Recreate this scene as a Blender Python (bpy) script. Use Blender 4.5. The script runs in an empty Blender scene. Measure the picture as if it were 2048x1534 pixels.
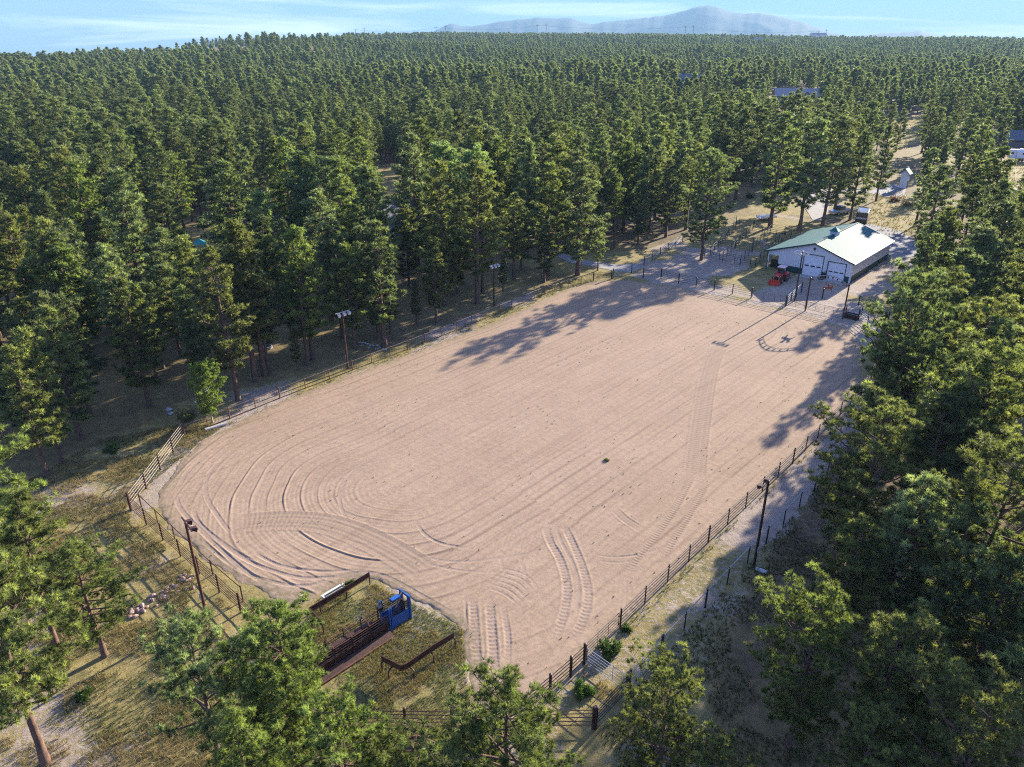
import bpy, math, random
import numpy as np
from mathutils import Vector

sc = bpy.context.scene
R = math.radians
# ------------------------------------------------------------------ camera
FPX, HC, HY = 1480.0, 36.0, 78.0            # focal length in photo pixels, camera height, horizon row
PITCH = math.atan((767 - HY) / FPX)
CP, SP = math.cos(PITCH), math.sin(PITCH)
cam = bpy.data.cameras.new('camera')
cam.sensor_width = 36.0
cam.lens = 36.0 * FPX / 2048.0
cam.clip_start = 0.5
cam.clip_end = 30000.0
camo = bpy.data.objects.new('camera', cam)
sc.collection.objects.link(camo)
camo.location = (0, 0, HC)
camo.rotation_euler = (math.pi / 2 - PITCH, 0, 0)
sc.camera = camo
# ------------------------------------------------------------------ sun, sky, exposure
SUN_AZ = 48.2      # direction the light comes from, degrees from +X towards +Y
SUN_EL = 17.5
sun = bpy.data.lights.new('sun', 'SUN')
sun.energy = 5.0
sun.angle = R(0.5)
sun.color = (1.0, 0.89, 0.72)
suno = bpy.data.objects.new('sun', sun)
sc.collection.objects.link(suno)
sd = Vector((math.cos(R(SUN_AZ)) * math.cos(R(SUN_EL)), math.sin(R(SUN_AZ)) * math.cos(R(SUN_EL)), math.sin(R(SUN_EL))))
suno.rotation_euler = sd.to_track_quat('Z', 'Y').to_euler()
suno.location = (80, 60, 120)

world = bpy.data.worlds.new('World')
sc.world = world
world.use_nodes = True
wn, wl = world.node_tree.nodes, world.node_tree.links
wn.clear()
wo = wn.new('ShaderNodeOutputWorld')
bg = wn.new('ShaderNodeBackground')
sky = wn.new('ShaderNodeTexSky')
sky.sky_type = 'NISHITA'
sky.sun_disc = False
sky.sun_elevation = R(SUN_EL)
sky.sun_rotation = R(90 - SUN_AZ)
sky.altitude = 2200
bg.inputs['Strength'].default_value = 0.12
sky.air_density = 1.0
sky.dust_density = 0.15
sky.ozone_density = 2.5
tc = wn.new('ShaderNodeTexCoord')
mp = wn.new('ShaderNodeMapping')
mp.inputs['Scale'].default_value = (1.6, 1.6, 26.0)
mp.inputs['Rotation'].default_value = (0, R(-1.2), 0)
nz = wn.new('ShaderNodeTexNoise')
nz.inputs['Scale'].default_value = 1.7
nz.inputs['Detail'].default_value = 7
nz.inputs['Roughness'].default_value = 0.55
nz.inputs['Distortion'].default_value = 0.6
cr = wn.new('ShaderNodeValToRGB')
cr.color_ramp.elements[0].position = 0.49
cr.color_ramp.elements[0].color = (0, 0, 0, 1)
cr.color_ramp.elements[1].position = 0.70
cr.color_ramp.elements[1].color = (0.85, 0.85, 0.85, 1)
mixc = wn.new('ShaderNodeMixRGB')
mixc.inputs['Color2'].default_value = (3.6, 3.9, 4.2, 1)
tint = wn.new('ShaderNodeMixRGB')
tint.blend_type = 'MULTIPLY'
tint.inputs['Fac'].default_value = 1.0
tint.inputs['Color2'].default_value = (0.45, 0.60, 1.10, 1)
wl.new(tc.outputs['Generated'], mp.inputs['Vector'])
wl.new(mp.outputs['Vector'], nz.inputs['Vector'])
wl.new(nz.outputs['Fac'], cr.inputs['Fac'])
wl.new(sky.outputs['Color'], tint.inputs['Color1'])
sx = wn.new('ShaderNodeSeparateXYZ')
wl.new(tc.outputs['Generated'], sx.inputs[0])
er_ = wn.new('ShaderNodeValToRGB')
er_.color_ramp.elements[0].position = 0.0
er_.color_ramp.elements[0].color = (0.26, 0.30, 0.33, 1)
er_.color_ramp.elements[1].position = 0.45
er_.color_ramp.elements[1].color = (1.0, 1.0, 1.0, 1)
e3_ = er_.color_ramp.elements.new(0.12)
e3_.color = (0.20, 0.30, 0.40, 1)
wl.new(sx.outputs['Z'], er_.inputs['Fac'])
t2_ = wn.new('ShaderNodeMixRGB'); t2_.blend_type = 'MULTIPLY'; t2_.inputs['Fac'].default_value = 1.0
wl.new(tint.outputs['Color'], t2_.inputs['Color1']); wl.new(er_.outputs['Color'], t2_.inputs['Color2'])
wl.new(t2_.outputs['Color'], mixc.inputs['Color1'])
wl.new(cr.outputs['Color'], mixc.inputs['Fac'])
wl.new(mixc.outputs['Color'], bg.inputs['Color'])
wl.new(bg.outputs['Background'], wo.inputs['Surface'])
sc.view_settings.view_transform = 'Standard'
sc.view_settings.look = 'None'
sc.view_settings.gamma = 1.0
sc.view_settings.exposure = 1.98
sc.cycles.max_bounces = 6
sc.cycles.volume_bounces = 0
sc.cycles.use_denoising = False
sc.cycles.sample_clamp_indirect = 2.5
sc.cycles.transparent_max_bounces = 8
sc.cycles.filter_width = 1.15

# ------------------------------------------------------------------ helpers
def px(x, y, z=0.0):
    """photo pixel -> point at height z"""
    u = (x - 1024) / FPX
    v = (767 - y) / FPX
    dy, dz = CP + v * SP, -SP + v * CP
    t = (z - HC) / dz
    return (u * t, dy * t)

def P3(x, y, z=0.0):
    a = px(x, y, z)
    return Vector((a[0], a[1], z))

def height_at(b, ty):
    X, Y = px(*b)
    v = (767 - ty) / FPX
    return HC + Y * (v * CP - SP) / (CP + v * SP)

def project(X, Y, Z):
    w = Z - HC
    dep = Y * CP - w * SP
    return 1024 + FPX * X / dep, 767 - FPX * (Y * SP + w * CP) / dep

COL = sc.collection
def tag(o, label=None, cat=None, group=None, kind=None):
    if label: o['label'] = label
    if cat: o['category'] = cat
    if group: o['group'] = group
    if kind: o['kind'] = kind
    return o

def empty(name, loc, label, cat, group=None, rz=0.0):
    o = bpy.data.objects.new(name, None)
    COL.objects.link(o)
    o.empty_display_size = 0.3
    o.location = loc
    o.rotation_euler = (0, 0, rz)
    return tag(o, label, cat, group)

def origin_of(p):
    v = Vector((0, 0, 0))
    while p is not None:
        v = v + Vector(p.location)
        p = p.parent
    return v

class MB:
    """mesh builder; frame = (ox, oy, angle) maps local (a, b, z) into the world"""
    def __init__(self, frame=None):
        self.v, self.f, self.fr = [], [], frame
    def T(self, p):
        if self.fr is None: return (p[0], p[1], p[2])
        ox, oy, an = self.fr[:3]
        oz = self.fr[3] if len(self.fr) > 3 else 0.0
        c, s = math.cos(an), math.sin(an)
        return (ox + p[0] * c - p[1] * s, oy + p[0] * s + p[1] * c, oz + p[2])
    def add(self, vs, fs):
        n = len(self.v)
        self.v += [self.T(p) for p in vs]
        self.f += [tuple(i + n for i in f) for f in fs]
        return self
    def box(self, a, b):
        x0, y0, z0 = [min(a[i], b[i]) for i in range(3)]
        x1, y1, z1 = [max(a[i], b[i]) for i in range(3)]
        vs = [(x0, y0, z0), (x1, y0, z0), (x1, y1, z0), (x0, y1, z0), (x0, y0, z1), (x1, y0, z1), (x1, y1, z1), (x0, y1, z1)]
        return self.add(vs, [(0, 3, 2, 1), (4, 5, 6, 7), (0, 1, 5, 4), (1, 2, 6, 5), (2, 3, 7, 6), (3, 0, 4, 7)])
    def prism(self, poly, axis_from, axis_to):
        """poly: list of 3d points (closed), extruded by the vector axis_to-axis_from"""
        d = [axis_to[i] - axis_from[i] for i in range(3)]
        n = len(poly)
        vs = list(poly) + [(p[0] + d[0], p[1] + d[1], p[2] + d[2]) for p in poly]
        fs = [tuple(range(n))[::-1], tuple(range(n, 2 * n))] + [(i, (i + 1) % n, n + (i + 1) % n, n + i) for i in range(n)]
        return self.add(vs, fs)
    def tube(self, p, q, r0, r1=None, n=6, caps=True):
        r1 = r0 if r1 is None else r1
        p, q = Vector(p), Vector(q)
        d = (q - p)
        if d.length < 1e-6: return self
        d.normalize()
        a = d.cross(Vector((0, 0, 1)))
        if a.length < 0.05: a = d.cross(Vector((1, 0, 0)))
        a.normalize()
        b = d.cross(a)
        vs = []
        for k in range(n):
            t = 2 * math.pi * k / n
            o = a * math.cos(t) + b * math.sin(t)
            vs.append(tuple(p + o * r0)); vs.append(tuple(q + o * r1))
        fs = [(2 * k, 2 * k + 1, (2 * k + 3) % (2 * n), (2 * k + 2) % (2 * n)) for k in range(n)]
        if caps:
            fs.append(tuple(2 * k for k in range(n)))
            fs.append(tuple(2 * k + 1 for k in range(n))[::-1])
        return self.add(vs, fs)
    def bar(self, p, q, w, h):
        """rectangular bar between two points (w across, h vertical)"""
        p, q = Vector(p), Vector(q)
        d = (q - p).normalized()
        a = d.cross(Vector((0, 0, 1)))
        if a.length < 0.05: a = Vector((1, 0, 0))
        a.normalize()
        b = a.cross(d)
        a, b = a * w / 2, b * h / 2
        vs = [tuple(e + i * a + j * b) for e in (p, q) for i, j in ((-1, -1), (1, -1), (1, 1), (-1, 1))]
        return self.add(vs, [(0, 1, 2, 3), (7, 6, 5, 4), (0, 4, 5, 1), (1, 5, 6, 2), (2, 6, 7, 3), (3, 7, 4, 0)])
    def path(self, pts, r, n=6):
        for a, b in zip(pts[:-1], pts[1:]): self.tube(a, b, r, n=n)
        return self
    def wheel(self, c, axis, r, w, n=20):
        c, ax = Vector(c), Vector(axis).normalized() * w / 2
        return self.tube(tuple(c - ax), tuple(c + ax), r, n=n)
    def build(self, name, mat, parent=None, smooth=False, bevel=0.0):
        me = bpy.data.meshes.new(name)
        o0 = origin_of(parent)
        me.from_pydata([(v[0] - o0[0], v[1] - o0[1], v[2] - o0[2]) for v in self.v], [], self.f)
        me.materials.append(mat)
        if smooth: me.shade_smooth()
        me.update()
        o = bpy.data.objects.new(name, me)
        COL.objects.link(o)
        if parent is not None: o.parent = parent
        if bevel > 0:
            m = o.modifiers.new('bevel', 'BEVEL'); m.width = bevel; m.segments = 2; m.limit_method = 'ANGLE'
        return o

def np_mesh(name, V, F, mats, attrs=None, mat_idx=None, smooth=False):
    """V (n,3) array, F (m,k) array of equal-size faces"""
    me = bpy.data.meshes.new(name)
    V = np.asarray(V, dtype=np.float32); F = np.asarray(F, dtype=np.int32)
    k = F.shape[1]
    me.vertices.add(len(V)); me.vertices.foreach_set('co', V.ravel())
    me.loops.add(F.size); me.loops.foreach_set('vertex_index', F.ravel())
    me.polygons.add(len(F))
    me.polygons.foreach_set('loop_start', np.arange(0, F.size, k, dtype=np.int32))
    try: me.polygons.foreach_set('loop_total', np.full(len(F), k, dtype=np.int32))
    except Exception: pass
    for m in mats: me.materials.append(m)
    if mat_idx is not None: me.polygons.foreach_set('material_index', np.asarray(mat_idx, dtype=np.int32))
    me.polygons.foreach_set('use_smooth', np.full(len(F), bool(smooth)))
    for an, av in (attrs or {}).items():
        a = me.attributes.new(an, 'FLOAT', 'POINT')
        a.data.foreach_set('value', np.asarray(av, dtype=np.float32))
    me.update(calc_edges=True)
    me.validate()
    return me

def link(name, me, parent=None):
    o = bpy.data.objects.new(name, me)
    COL.objects.link(o)
    if parent is not None: o.parent = parent
    return o

# ------------------------------------------------------------------ materials
def new_mat(name):
    m = bpy.data.materials.new(name)
    m.use_nodes = True
    n = m.node_tree.nodes
    return m, n, m.node_tree.links, n['Principled BSDF']

def mat(name, c1, c2=None, scale=3.0, rough=0.7, metal=0.0, bump=0.0, bscale=None, spec=0.4, lo=0.35, hi=0.65, coat=0.0):
    m, n, l, b = new_mat(name)
    b.inputs['Roughness'].default_value = rough
    b.inputs['Metallic'].default_value = metal
    b.inputs['Specular IOR Level'].default_value = spec
    b.inputs['Coat Weight'].default_value = coat
    c2 = c2 or tuple(x * 0.8 for x in c1)
    t = n.new('ShaderNodeTexCoord')
    a = n.new('ShaderNodeTexNoise'); a.inputs['Scale'].default_value = scale; a.inputs['Detail'].default_value = 6; a.inputs['Roughness'].default_value = 0.6
    r = n.new('ShaderNodeValToRGB')
    r.color_ramp.elements[0].position = lo; r.color_ramp.elements[0].color = (*c1, 1)
    r.color_ramp.elements[1].position = hi; r.color_ramp.elements[1].color = (*c2, 1)
    l.new(t.outputs['Object'], a.inputs['Vector']); l.new(a.outputs['Fac'], r.inputs['Fac']); l.new(r.outputs['Color'], b.inputs['Base Color'])
    if bump:
        a2 = n.new('ShaderNodeTexNoise'); a2.inputs['Scale'].default_value = bscale or scale * 4; a2.inputs['Detail'].default_value = 5
        bp = n.new('ShaderNodeBump'); bp.inputs['Strength'].default_value = 1.0; bp.inputs['Distance'].default_value = bump
        l.new(t.outputs['Object'], a2.inputs['Vector']); l.new(a2.outputs['Fac'], bp.inputs['Height']); l.new(bp.outputs['Normal'], b.inputs['Normal'])
    return m

M = {}
M['rust'] = mat('rusty_steel', (0.085, 0.032, 0.022), (0.04, 0.018, 0.014), 5, 0.62, 0.2, 0.004)
M['rustlight'] = mat('weathered_rust', (0.20, 0.085, 0.05), (0.10, 0.045, 0.03), 4, 0.7, 0.1, 0.004)
M['pipe'] = mat('dark_pipe', (0.055, 0.034, 0.028), (0.03, 0.022, 0.022), 5, 0.45, 0.35)
M['piperail'] = mat('worn_pipe_rail', (0.26, 0.18, 0.15), (0.13, 0.09, 0.08), 3, 0.42, 0.5)
M['darkpipe'] = mat('black_pipe', (0.022, 0.028, 0.034), (0.012, 0.014, 0.018), 5, 0.5, 0.3)
M['brightrail'] = mat('bright_pipe', (0.30, 0.25, 0.21), (0.20, 0.155, 0.13), 4, 0.6, 0.1)
M['greyrail'] = mat('galvanised_rail', (0.34, 0.36, 0.36), (0.24, 0.25, 0.26), 4, 0.5, 0.3)
M['white'] = mat('white_paint', (0.80, 0.80, 0.79), (0.70, 0.70, 0.70), 2, 0.5)
M['trim'] = mat('green_trim', (0.010, 0.050, 0.045), (0.014, 0.062, 0.055), 3, 0.45)
M['glass'] = mat('dark_glass', (0.015, 0.02, 0.025), (0.02, 0.025, 0.03), 2, 0.08, 0.0, spec=0.8)
M['blue'] = mat('blue_paint', (0.015, 0.085, 0.30), (0.02, 0.11, 0.36), 3, 0.4, 0.0, coat=0.2)
M['red'] = mat('red_paint', (0.62, 0.035, 0.02), (0.5, 0.03, 0.02), 3, 0.38, 0.0, coat=0.3)
M['orange'] = mat('orange_paint', (0.62, 0.12, 0.04), (0.5, 0.09, 0.03), 3, 0.42)
M['pink'] = mat('faded_cab_roof', (0.72, 0.50, 0.47), (0.62, 0.42, 0.40), 3, 0.5)
M['tyre'] = mat('tyre_rubber', (0.022, 0.021, 0.02), (0.05, 0.043, 0.036), 6, 0.85, bump=0.01)
M['black'] = mat('black_paint', (0.012, 0.012, 0.014), (0.02, 0.02, 0.022), 3, 0.3, coat=0.3)
M['chrome'] = mat('chrome', (0.55, 0.55, 0.57), (0.45, 0.45, 0.47), 3, 0.22, 0.9)
M['carwhite'] = mat('white_car_paint', (0.75, 0.77, 0.8), (0.7, 0.72, 0.75), 1, 0.25, coat=0.5)
M['carsilver'] = mat('silver_car_paint', (0.38, 0.40, 0.43), (0.33, 0.35, 0.38), 1, 0.28, 0.3, coat=0.5)
M['concrete'] = mat('concrete', (0.42, 0.40, 0.37), (0.32, 0.31, 0.29), 2, 0.85, bump=0.005)
M['asphalt'] = mat('asphalt', (0.10, 0.11, 0.13), (0.15, 0.155, 0.165), 0.8, 0.9, bump=0.006, bscale=20)
M['gravel'] = mat('gravel_drive', (0.30, 0.28, 0.26), (0.20, 0.19, 0.18), 1.1, 0.95, bump=0.015, bscale=14)
M['shingle'] = mat('grey_shingles', (0.10, 0.11, 0.14), (0.07, 0.075, 0.095), 4, 0.85, bump=0.01)
M['shinglelight'] = mat('pale_shingles', (0.30, 0.28, 0.28), (0.22, 0.21, 0.21), 4, 0.85, bump=0.01)
M['stucco'] = mat('tan_stucco', (0.33, 0.25, 0.20), (0.26, 0.20, 0.165), 1.2, 0.9)
M['stuccodark'] = mat('dark_siding', (0.15, 0.12, 0.12), (0.11, 0.09, 0.09), 1.2, 0.9)
M['wood'] = mat('aged_wood', (0.20, 0.13, 0.08), (0.12, 0.08, 0.05), 4, 0.8, bump=0.004)
M['poly'] = mat('pale_planks', (0.62, 0.66, 0.62), (0.50, 0.53, 0.50), 5, 0.6)
M['log'] = mat('bleached_log', (0.52, 0.49, 0.44), (0.38, 0.35, 0.30), 6, 0.85, bump=0.01)
M['teal'] = mat('teal_plastic', (0.03, 0.32, 0.30), (0.025, 0.26, 0.25), 3, 0.45)
M['yellow'] = mat('yellow_plastic', (0.55, 0.50, 0.06), (0.48, 0.44, 0.05), 3, 0.45)
M['rockpink'] = mat('pink_rock', (0.42, 0.27, 0.23), (0.30, 0.20, 0.17), 3, 0.9, bump=0.03)
M['rockwhite'] = mat('pale_rock', (0.42, 0.42, 0.43), (0.28, 0.28, 0.30), 3, 0.9, bump=0.03)
M['lampwhite'] = mat('lamp_housing', (0.40, 0.41, 0.40), (0.3, 0.31, 0.31), 4, 0.4)
M['lens'] = mat('floodlight_lens', (0.55, 0.62, 0.62), (0.48, 0.55, 0.56), 4, 0.15, spec=0.7)
M['brownpole'] = mat('brown_pole', (0.13, 0.045, 0.03), (0.07, 0.03, 0.022), 2.5, 0.6, bump=0.004)
M['powerpole'] = mat('power_pole', (0.06, 0.05, 0.045), (0.045, 0.04, 0.035), 2, 0.8)
M['signrust'] = mat('rusty_emblem', (0.26, 0.085, 0.045), (0.16, 0.05, 0.03), 6, 0.8)

def siding(name, c1, c2, period, axis, depth, rough=0.45, metal=0.0):
    """ribbed metal cladding: ribs repeat along one object axis (in the wall's own frame)"""
    m, n, l, b = new_mat(name)
    b.inputs['Roughness'].default_value = rough; b.inputs['Metallic'].default_value = metal; b.inputs['Specular IOR Level'].default_value = 0.19
    t = n.new('ShaderNodeAttribute'); t.attribute_name = 'rib'
    w = n.new('ShaderNodeMath'); w.operation = 'MULTIPLY'; w.inputs[1].default_value = 1.0 / period
    fr = n.new('ShaderNodeMath'); fr.operation = 'FRACT'
    cr_ = n.new('ShaderNodeValToRGB')
    e = cr_.color_ramp.elements
    e[0].position = 0.0; e[0].color = (1, 1, 1, 1); e[1].position = 0.16; e[1].color = (0, 0, 0, 1)
    e2 = cr_.color_ramp.elements.new(0.88); e2.color = (0, 0, 0, 1)
    e3 = cr_.color_ramp.elements.new(1.0); e3.color = (1, 1, 1, 1)
    bp = n.new('ShaderNodeBump'); bp.inputs['Distance'].default_value = depth
    tc_ = n.new('ShaderNodeTexCoord')
    nz_ = n.new('ShaderNodeTexNoise'); nz_.inputs['Scale'].default_value = 0.8; nz_.inputs['Detail'].default_value = 5
    mx = n.new('ShaderNodeMixRGB'); mx.inputs['Color1'].default_value = (*c1, 1); mx.inputs['Color2'].default_value = (*c2, 1)
    l.new(t.outputs['Fac'], w.inputs[0]); l.new(w.outputs[0], fr.inputs[0]); l.new(fr.outputs[0], cr_.inputs['Fac'])
    l.new(cr_.outputs['Color'], bp.inputs['Height']); l.new(bp.outputs['Normal'], b.inputs['Normal'])
    l.new(tc_.outputs['Object'], nz_.inputs['Vector']); l.new(nz_.outputs['Fac'], mx.inputs['Fac']); l.new(mx.outputs['Color'], b.inputs['Base Color'])
    return m
M['siding'] = siding('cream_metal_siding', (0.74, 0.73, 0.69), (0.66, 0.65, 0.62), 0.45, 0, 0.03)
M['wains'] = siding('green_metal_wainscot', (0.010, 0.045, 0.042), (0.016, 0.06, 0.055), 0.45, 0, 0.03)
M['roofgreen'] = siding('green_metal_roof', (0.010, 0.095, 0.100), (0.014, 0.115, 0.120), 0.6, 0, 0.03, rough=0.72, metal=0.0)

def add_rib(o, frame, which):
    """store the coordinate along (which=0) or across (which=1) the building for the ribs"""
    me = o.data
    a = me.attributes.new('rib', 'FLOAT', 'POINT')
    o0 = origin_of(o.parent)
    ox, oy, an = frame[:3]
    c, s = math.cos(an), math.sin(an)
    vals = []
    for v in me.vertices:
        X, Y = v.co.x + o0[0] - ox, v.co.y + o0[1] - oy
        vals.append((X * c + Y * s, -X * s + Y * c)[which] if which < 2 else (X * c + Y * s) - X * s + Y * c)
    a.data.foreach_set('value', vals)

def leaf_mat(name, dark, light, warm, transl=0.35, rough=0.55, hue=0.15):
    m, n, l, b = new_mat(name)
    out = n['Material Output']
    at = n.new('ShaderNodeAttribute'); at.attribute_name = 'tint'
    oi = n.new('ShaderNodeObjectInfo')
    mx = n.new('ShaderNodeMixRGB'); mx.inputs['Color1'].default_value = (*dark, 1); mx.inputs['Color2'].default_value = (*light, 1)
    m2 = n.new('ShaderNodeMixRGB'); m2.inputs['Color2'].default_value = (*warm, 1)
    ml = n.new('ShaderNodeMath'); ml.operation = 'MULTIPLY'; ml.inputs[1].default_value = 0.45
    l.new(at.outputs['Fac'], mx.inputs['Fac'])
    l.new(oi.outputs['Random'], ml.inputs[0]); l.new(ml.outputs[0], m2.inputs['Fac']); l.new(mx.outputs['Color'], m2.inputs['Color1'])
    wn_ = n.new('ShaderNodeTexWhiteNoise'); wn_.noise_dimensions = '1D'
    l.new(oi.outputs['Random'], wn_.inputs['W'])
    mr = n.new('ShaderNodeMapRange'); mr.inputs['To Min'].default_value = 0.72; mr.inputs['To Max'].default_value = 1.22
    l.new(wn_.outputs['Value'], mr.inputs['Value'])
    vm = n.new('ShaderNodeVectorMath'); vm.operation = 'SCALE'
    l.new(m2.outputs['Color'], vm.inputs[0]); l.new(mr.outputs['Result'], vm.inputs['Scale'])
    oc = n.new('ShaderNodeMixRGB'); oc.blend_type = 'MULTIPLY'; oc.inputs['Fac'].default_value = 1.0
    l.new(vm.outputs['Vector'], oc.inputs['Color1']); l.new(oi.outputs['Color'], oc.inputs['Color2'])
    l.new(oc.outputs['Color'], b.inputs['Base Color'])
    b.inputs['Roughness'].default_value = rough
    b.inputs['Specular IOR Level'].default_value = 0.35
    tr = n.new('ShaderNodeBsdfTranslucent')
    br = n.new('ShaderNodeMixRGB'); br.blend_type = 'MULTIPLY'; br.inputs['Fac'].default_value = 1.0; br.inputs['Color2'].default_value = (1.35, 1.45, 0.75, 1)
    l.new(oc.outputs['Color'], br.inputs['Color1']); l.new(br.outputs['Color'], tr.inputs['Color'])
    ms = n.new('ShaderNodeMixShader'); ms.inputs['Fac'].default_value = transl
    l.new(b.outputs['BSDF'], ms.inputs[1]); l.new(tr.outputs['BSDF'], ms.inputs[2]); l.new(ms.outputs['Shader'], out.inputs['Surface'])
    return m
M['needles'] = leaf_mat('pine_needles', (0.046, 0.066, 0.030), (0.300, 0.355, 0.150), (0.125, 0.125, 0.066), 0.48)
M['poplar'] = leaf_mat('poplar_leaves', (0.085, 0.115, 0.045), (0.21, 0.25, 0.10), (0.15, 0.18, 0.08), 0.4)
M['birch'] = leaf_mat('birch_leaves', (0.12, 0.17, 0.03), (0.30, 0.36, 0.09), (0.2, 0.26, 0.06), 0.4)
M['deadneedles'] = leaf_mat('dead_needles', (0.14, 0.055, 0.035), (0.20, 0.09, 0.06), (0.16, 0.08, 0.05), 0.2)
M['grassdry'] = leaf_mat('dry_grass_blades', (0.20, 0.145, 0.065), (0.33, 0.26, 0.125), (0.2, 0.16, 0.06), 0.25)
M['grassgreen'] = leaf_mat('green_grass_blades', (0.085, 0.095, 0.035), (0.17, 0.17, 0.07), (0.12, 0.13, 0.035), 0.3)
M['weed'] = leaf_mat('weed_leaves', (0.045, 0.085, 0.02), (0.10, 0.165, 0.035), (0.08, 0.13, 0.03), 0.3)
M['bark'] = mat('pine_bark', (0.17, 0.095, 0.062), (0.07, 0.045, 0.035), 3.0, 0.9, bump=0.03, bscale=7)
M['palebark'] = mat('pale_bark', (0.42, 0.40, 0.35), (0.25, 0.23, 0.20), 4.0, 0.85, bump=0.01)

# ------------------------------------------------------------------ numeric noise
def _h(ix, iy, seed):
    n = (ix.astype(np.int64) * 374761393 + iy.astype(np.int64) * 668265263 + seed * 974711) & 0x7fffffff
    n = ((n ^ (n >> 13)) * 1274126177) & 0x7fffffff
    return ((n ^ (n >> 16)) & 0xffff) / 65535.0

def vnoise(x, y, seed=0):
    x = np.asarray(x, dtype=np.float64); y = np.asarray(y, dtype=np.float64)
    ix, iy = np.floor(x), np.floor(y)
    fx, fy = x - ix, y - iy
    fx = fx * fx * (3 - 2 * fx); fy = fy * fy * (3 - 2 * fy)
    a, b = _h(ix, iy, seed), _h(ix + 1, iy, seed)
    c, d = _h(ix, iy + 1, seed), _h(ix + 1, iy + 1, seed)
    return (a * (1 - fx) + b * fx) * (1 - fy) + (c * (1 - fx) + d * fx) * fy

def fbm(x, y, seed=0, oct=4):
    s, a, t = 0, 0.5, 0
    for k in range(oct):
        s = s + a * vnoise(x * 2 ** k, y * 2 ** k, seed + 17 * k); t += a; a *= 0.5
    return s / t

def sstep(e0, e1, x):
    t = np.clip((x - e0) / (e1 - e0), 0, 1)
    return t * t * (3 - 2 * t)

def in_poly(X, Y, poly):
    X = np.asarray(X); Y = np.asarray(Y)
    r = np.zeros(X.shape, dtype=bool)
    n = len(poly)
    for i in range(n):
        x0, y0 = poly[i]; x1, y1 = poly[(i + 1) % n]
        if y0 == y1: continue
        c = ((Y < y0) != (Y < y1)) & (X < (x1 - x0) * (Y - y0) / (y1 - y0) + x0)
        r ^= c
    return r

def dist_poly(X, Y, pts, closed=True):
    """distance to a polyline, and distance along it"""
    best = np.full(np.shape(X), 1e9); along = np.zeros(np.shape(X)); acc = 0.0
    n = len(pts)
    for i in range(n if closed else n - 1):
        x0, y0 = pts[i]; x1, y1 = pts[(i + 1) % n]
        dx, dy = x1 - x0, y1 - y0
        L2 = dx * dx + dy * dy + 1e-9
        t = np.clip(((X - x0) * dx + (Y - y0) * dy) / L2, 0, 1)
        d = np.hypot(X - x0 - t * dx, Y - y0 - t * dy)
        m = d < best
        best = np.where(m, d, best); along = np.where(m, acc + t * math.sqrt(L2), along)
        acc += math.sqrt(L2)
    return best, along

def smooth_path(pts, sub=6):
    out = []
    n = len(pts)
    for i in range(n - 1):
        p0, p1, p2, p3 = [np.array(pts[min(max(k, 0), n - 1)], float) for k in (i - 1, i, i + 1, i + 2)]
        for s in range(sub):
            t = s / sub
            out.append(tuple(0.5 * ((2 * p1) + (-p0 + p2) * t + (2 * p0 - 5 * p1 + 4 * p2 - p3) * t * t + (-p0 + 3 * p1 - 3 * p2 + p3) * t ** 3)))
    out.append(tuple(pts[-1]))
    return out

def pxs(lst): return [px(*p) for p in lst]

# ------------------------------------------------------------------ terrain
_TP = [-900, -200, 300, 350, 430, 640, 720, 900, 1300, 1700, 2048, 2900]
_TD = [850, 850, 900, 1050, 1300, 1350, 1900, 2300, 2400, 2300, 2300, 2300]
_TZ = [6, 7, 9, 14, 24, 26, 31, 37, 33, 26, 24, 24]
def terrain(X, Y):
    X = np.asarray(X, float); Y = np.asarray(Y, float)
    r = np.hypot(X, Y)
    pxx = 1024 + 1632 * X / np.maximum(Y, 30)
    pxx = np.clip(pxx, -900, 2900)
    D = np.interp(pxx, _TP, _TD); Z = np.interp(pxx, _TP, _TZ)
    z = Z * sstep(0, 1, (r - 320) / np.maximum(D - 320, 1))
    z = z - np.clip(r - D - 100, 0, None) * 0.06
    und = (fbm(X / 260, Y / 260, 5, 3) - 0.5) * 16 * sstep(300, 700, r) * (1 - sstep(0.75, 0.98, r / D))
    flo = np.where(pxx < 700, -38 - 200 * (1 - sstep(560, 700, pxx)), -38)
    return np.where(Y > 0, np.maximum(z + und, flo), 0.0)

def tz(x, y): return float(terrain(np.array([x]), np.array([y]))[0])

SAND_PX = [(445, 860), (500, 832), (560, 805), (700, 750), (850, 697), (1000, 640), (1080, 602), (1140, 575), (1190, 563), (1260, 560),
           (1350, 572), (1440, 594), (1540, 614), (1620, 632), (1690, 655), (1718, 680), (1726, 705), (1722, 760), (1700, 815), (1640, 880),
           (1590, 927), (1523, 986), (1454, 1051), (1375, 1133), (1280, 1221), (1168, 1330), (1100, 1392), (1020, 1440), (950, 1400), (936, 1340),
           (932, 1290), (922, 1246), (880, 1226), (825, 1196), (785, 1176), (750, 1160), (715, 1158), (680, 1168), (650, 1185), (620, 1202), (580, 1204),
           (545, 1192), (470, 1160), (400, 1108), (340, 1056), (316, 1010), (326, 970), (362, 922), (405, 880)]
SAND = pxs(SAND_PX)
CLEAR = pxs([(-700, 1010), (60, 968), (150, 905), (300, 850), (370, 800), (500, 775), (640, 742), (800, 688), (950, 630), (1110, 566),
             (1230, 525), (1290, 500), (1350, 480), (1440, 440), (1530, 425), (1690, 450), (1735, 445), (1780, 480), (1830, 520), (1820, 570),
             (1770, 640), (1745, 700), (1735, 800), (1705, 870), (1650, 940), (1570, 1060), (1500, 1180), (1420, 1330), (1400, 1534), (1300, 1800), (-700, 1800)])
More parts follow.
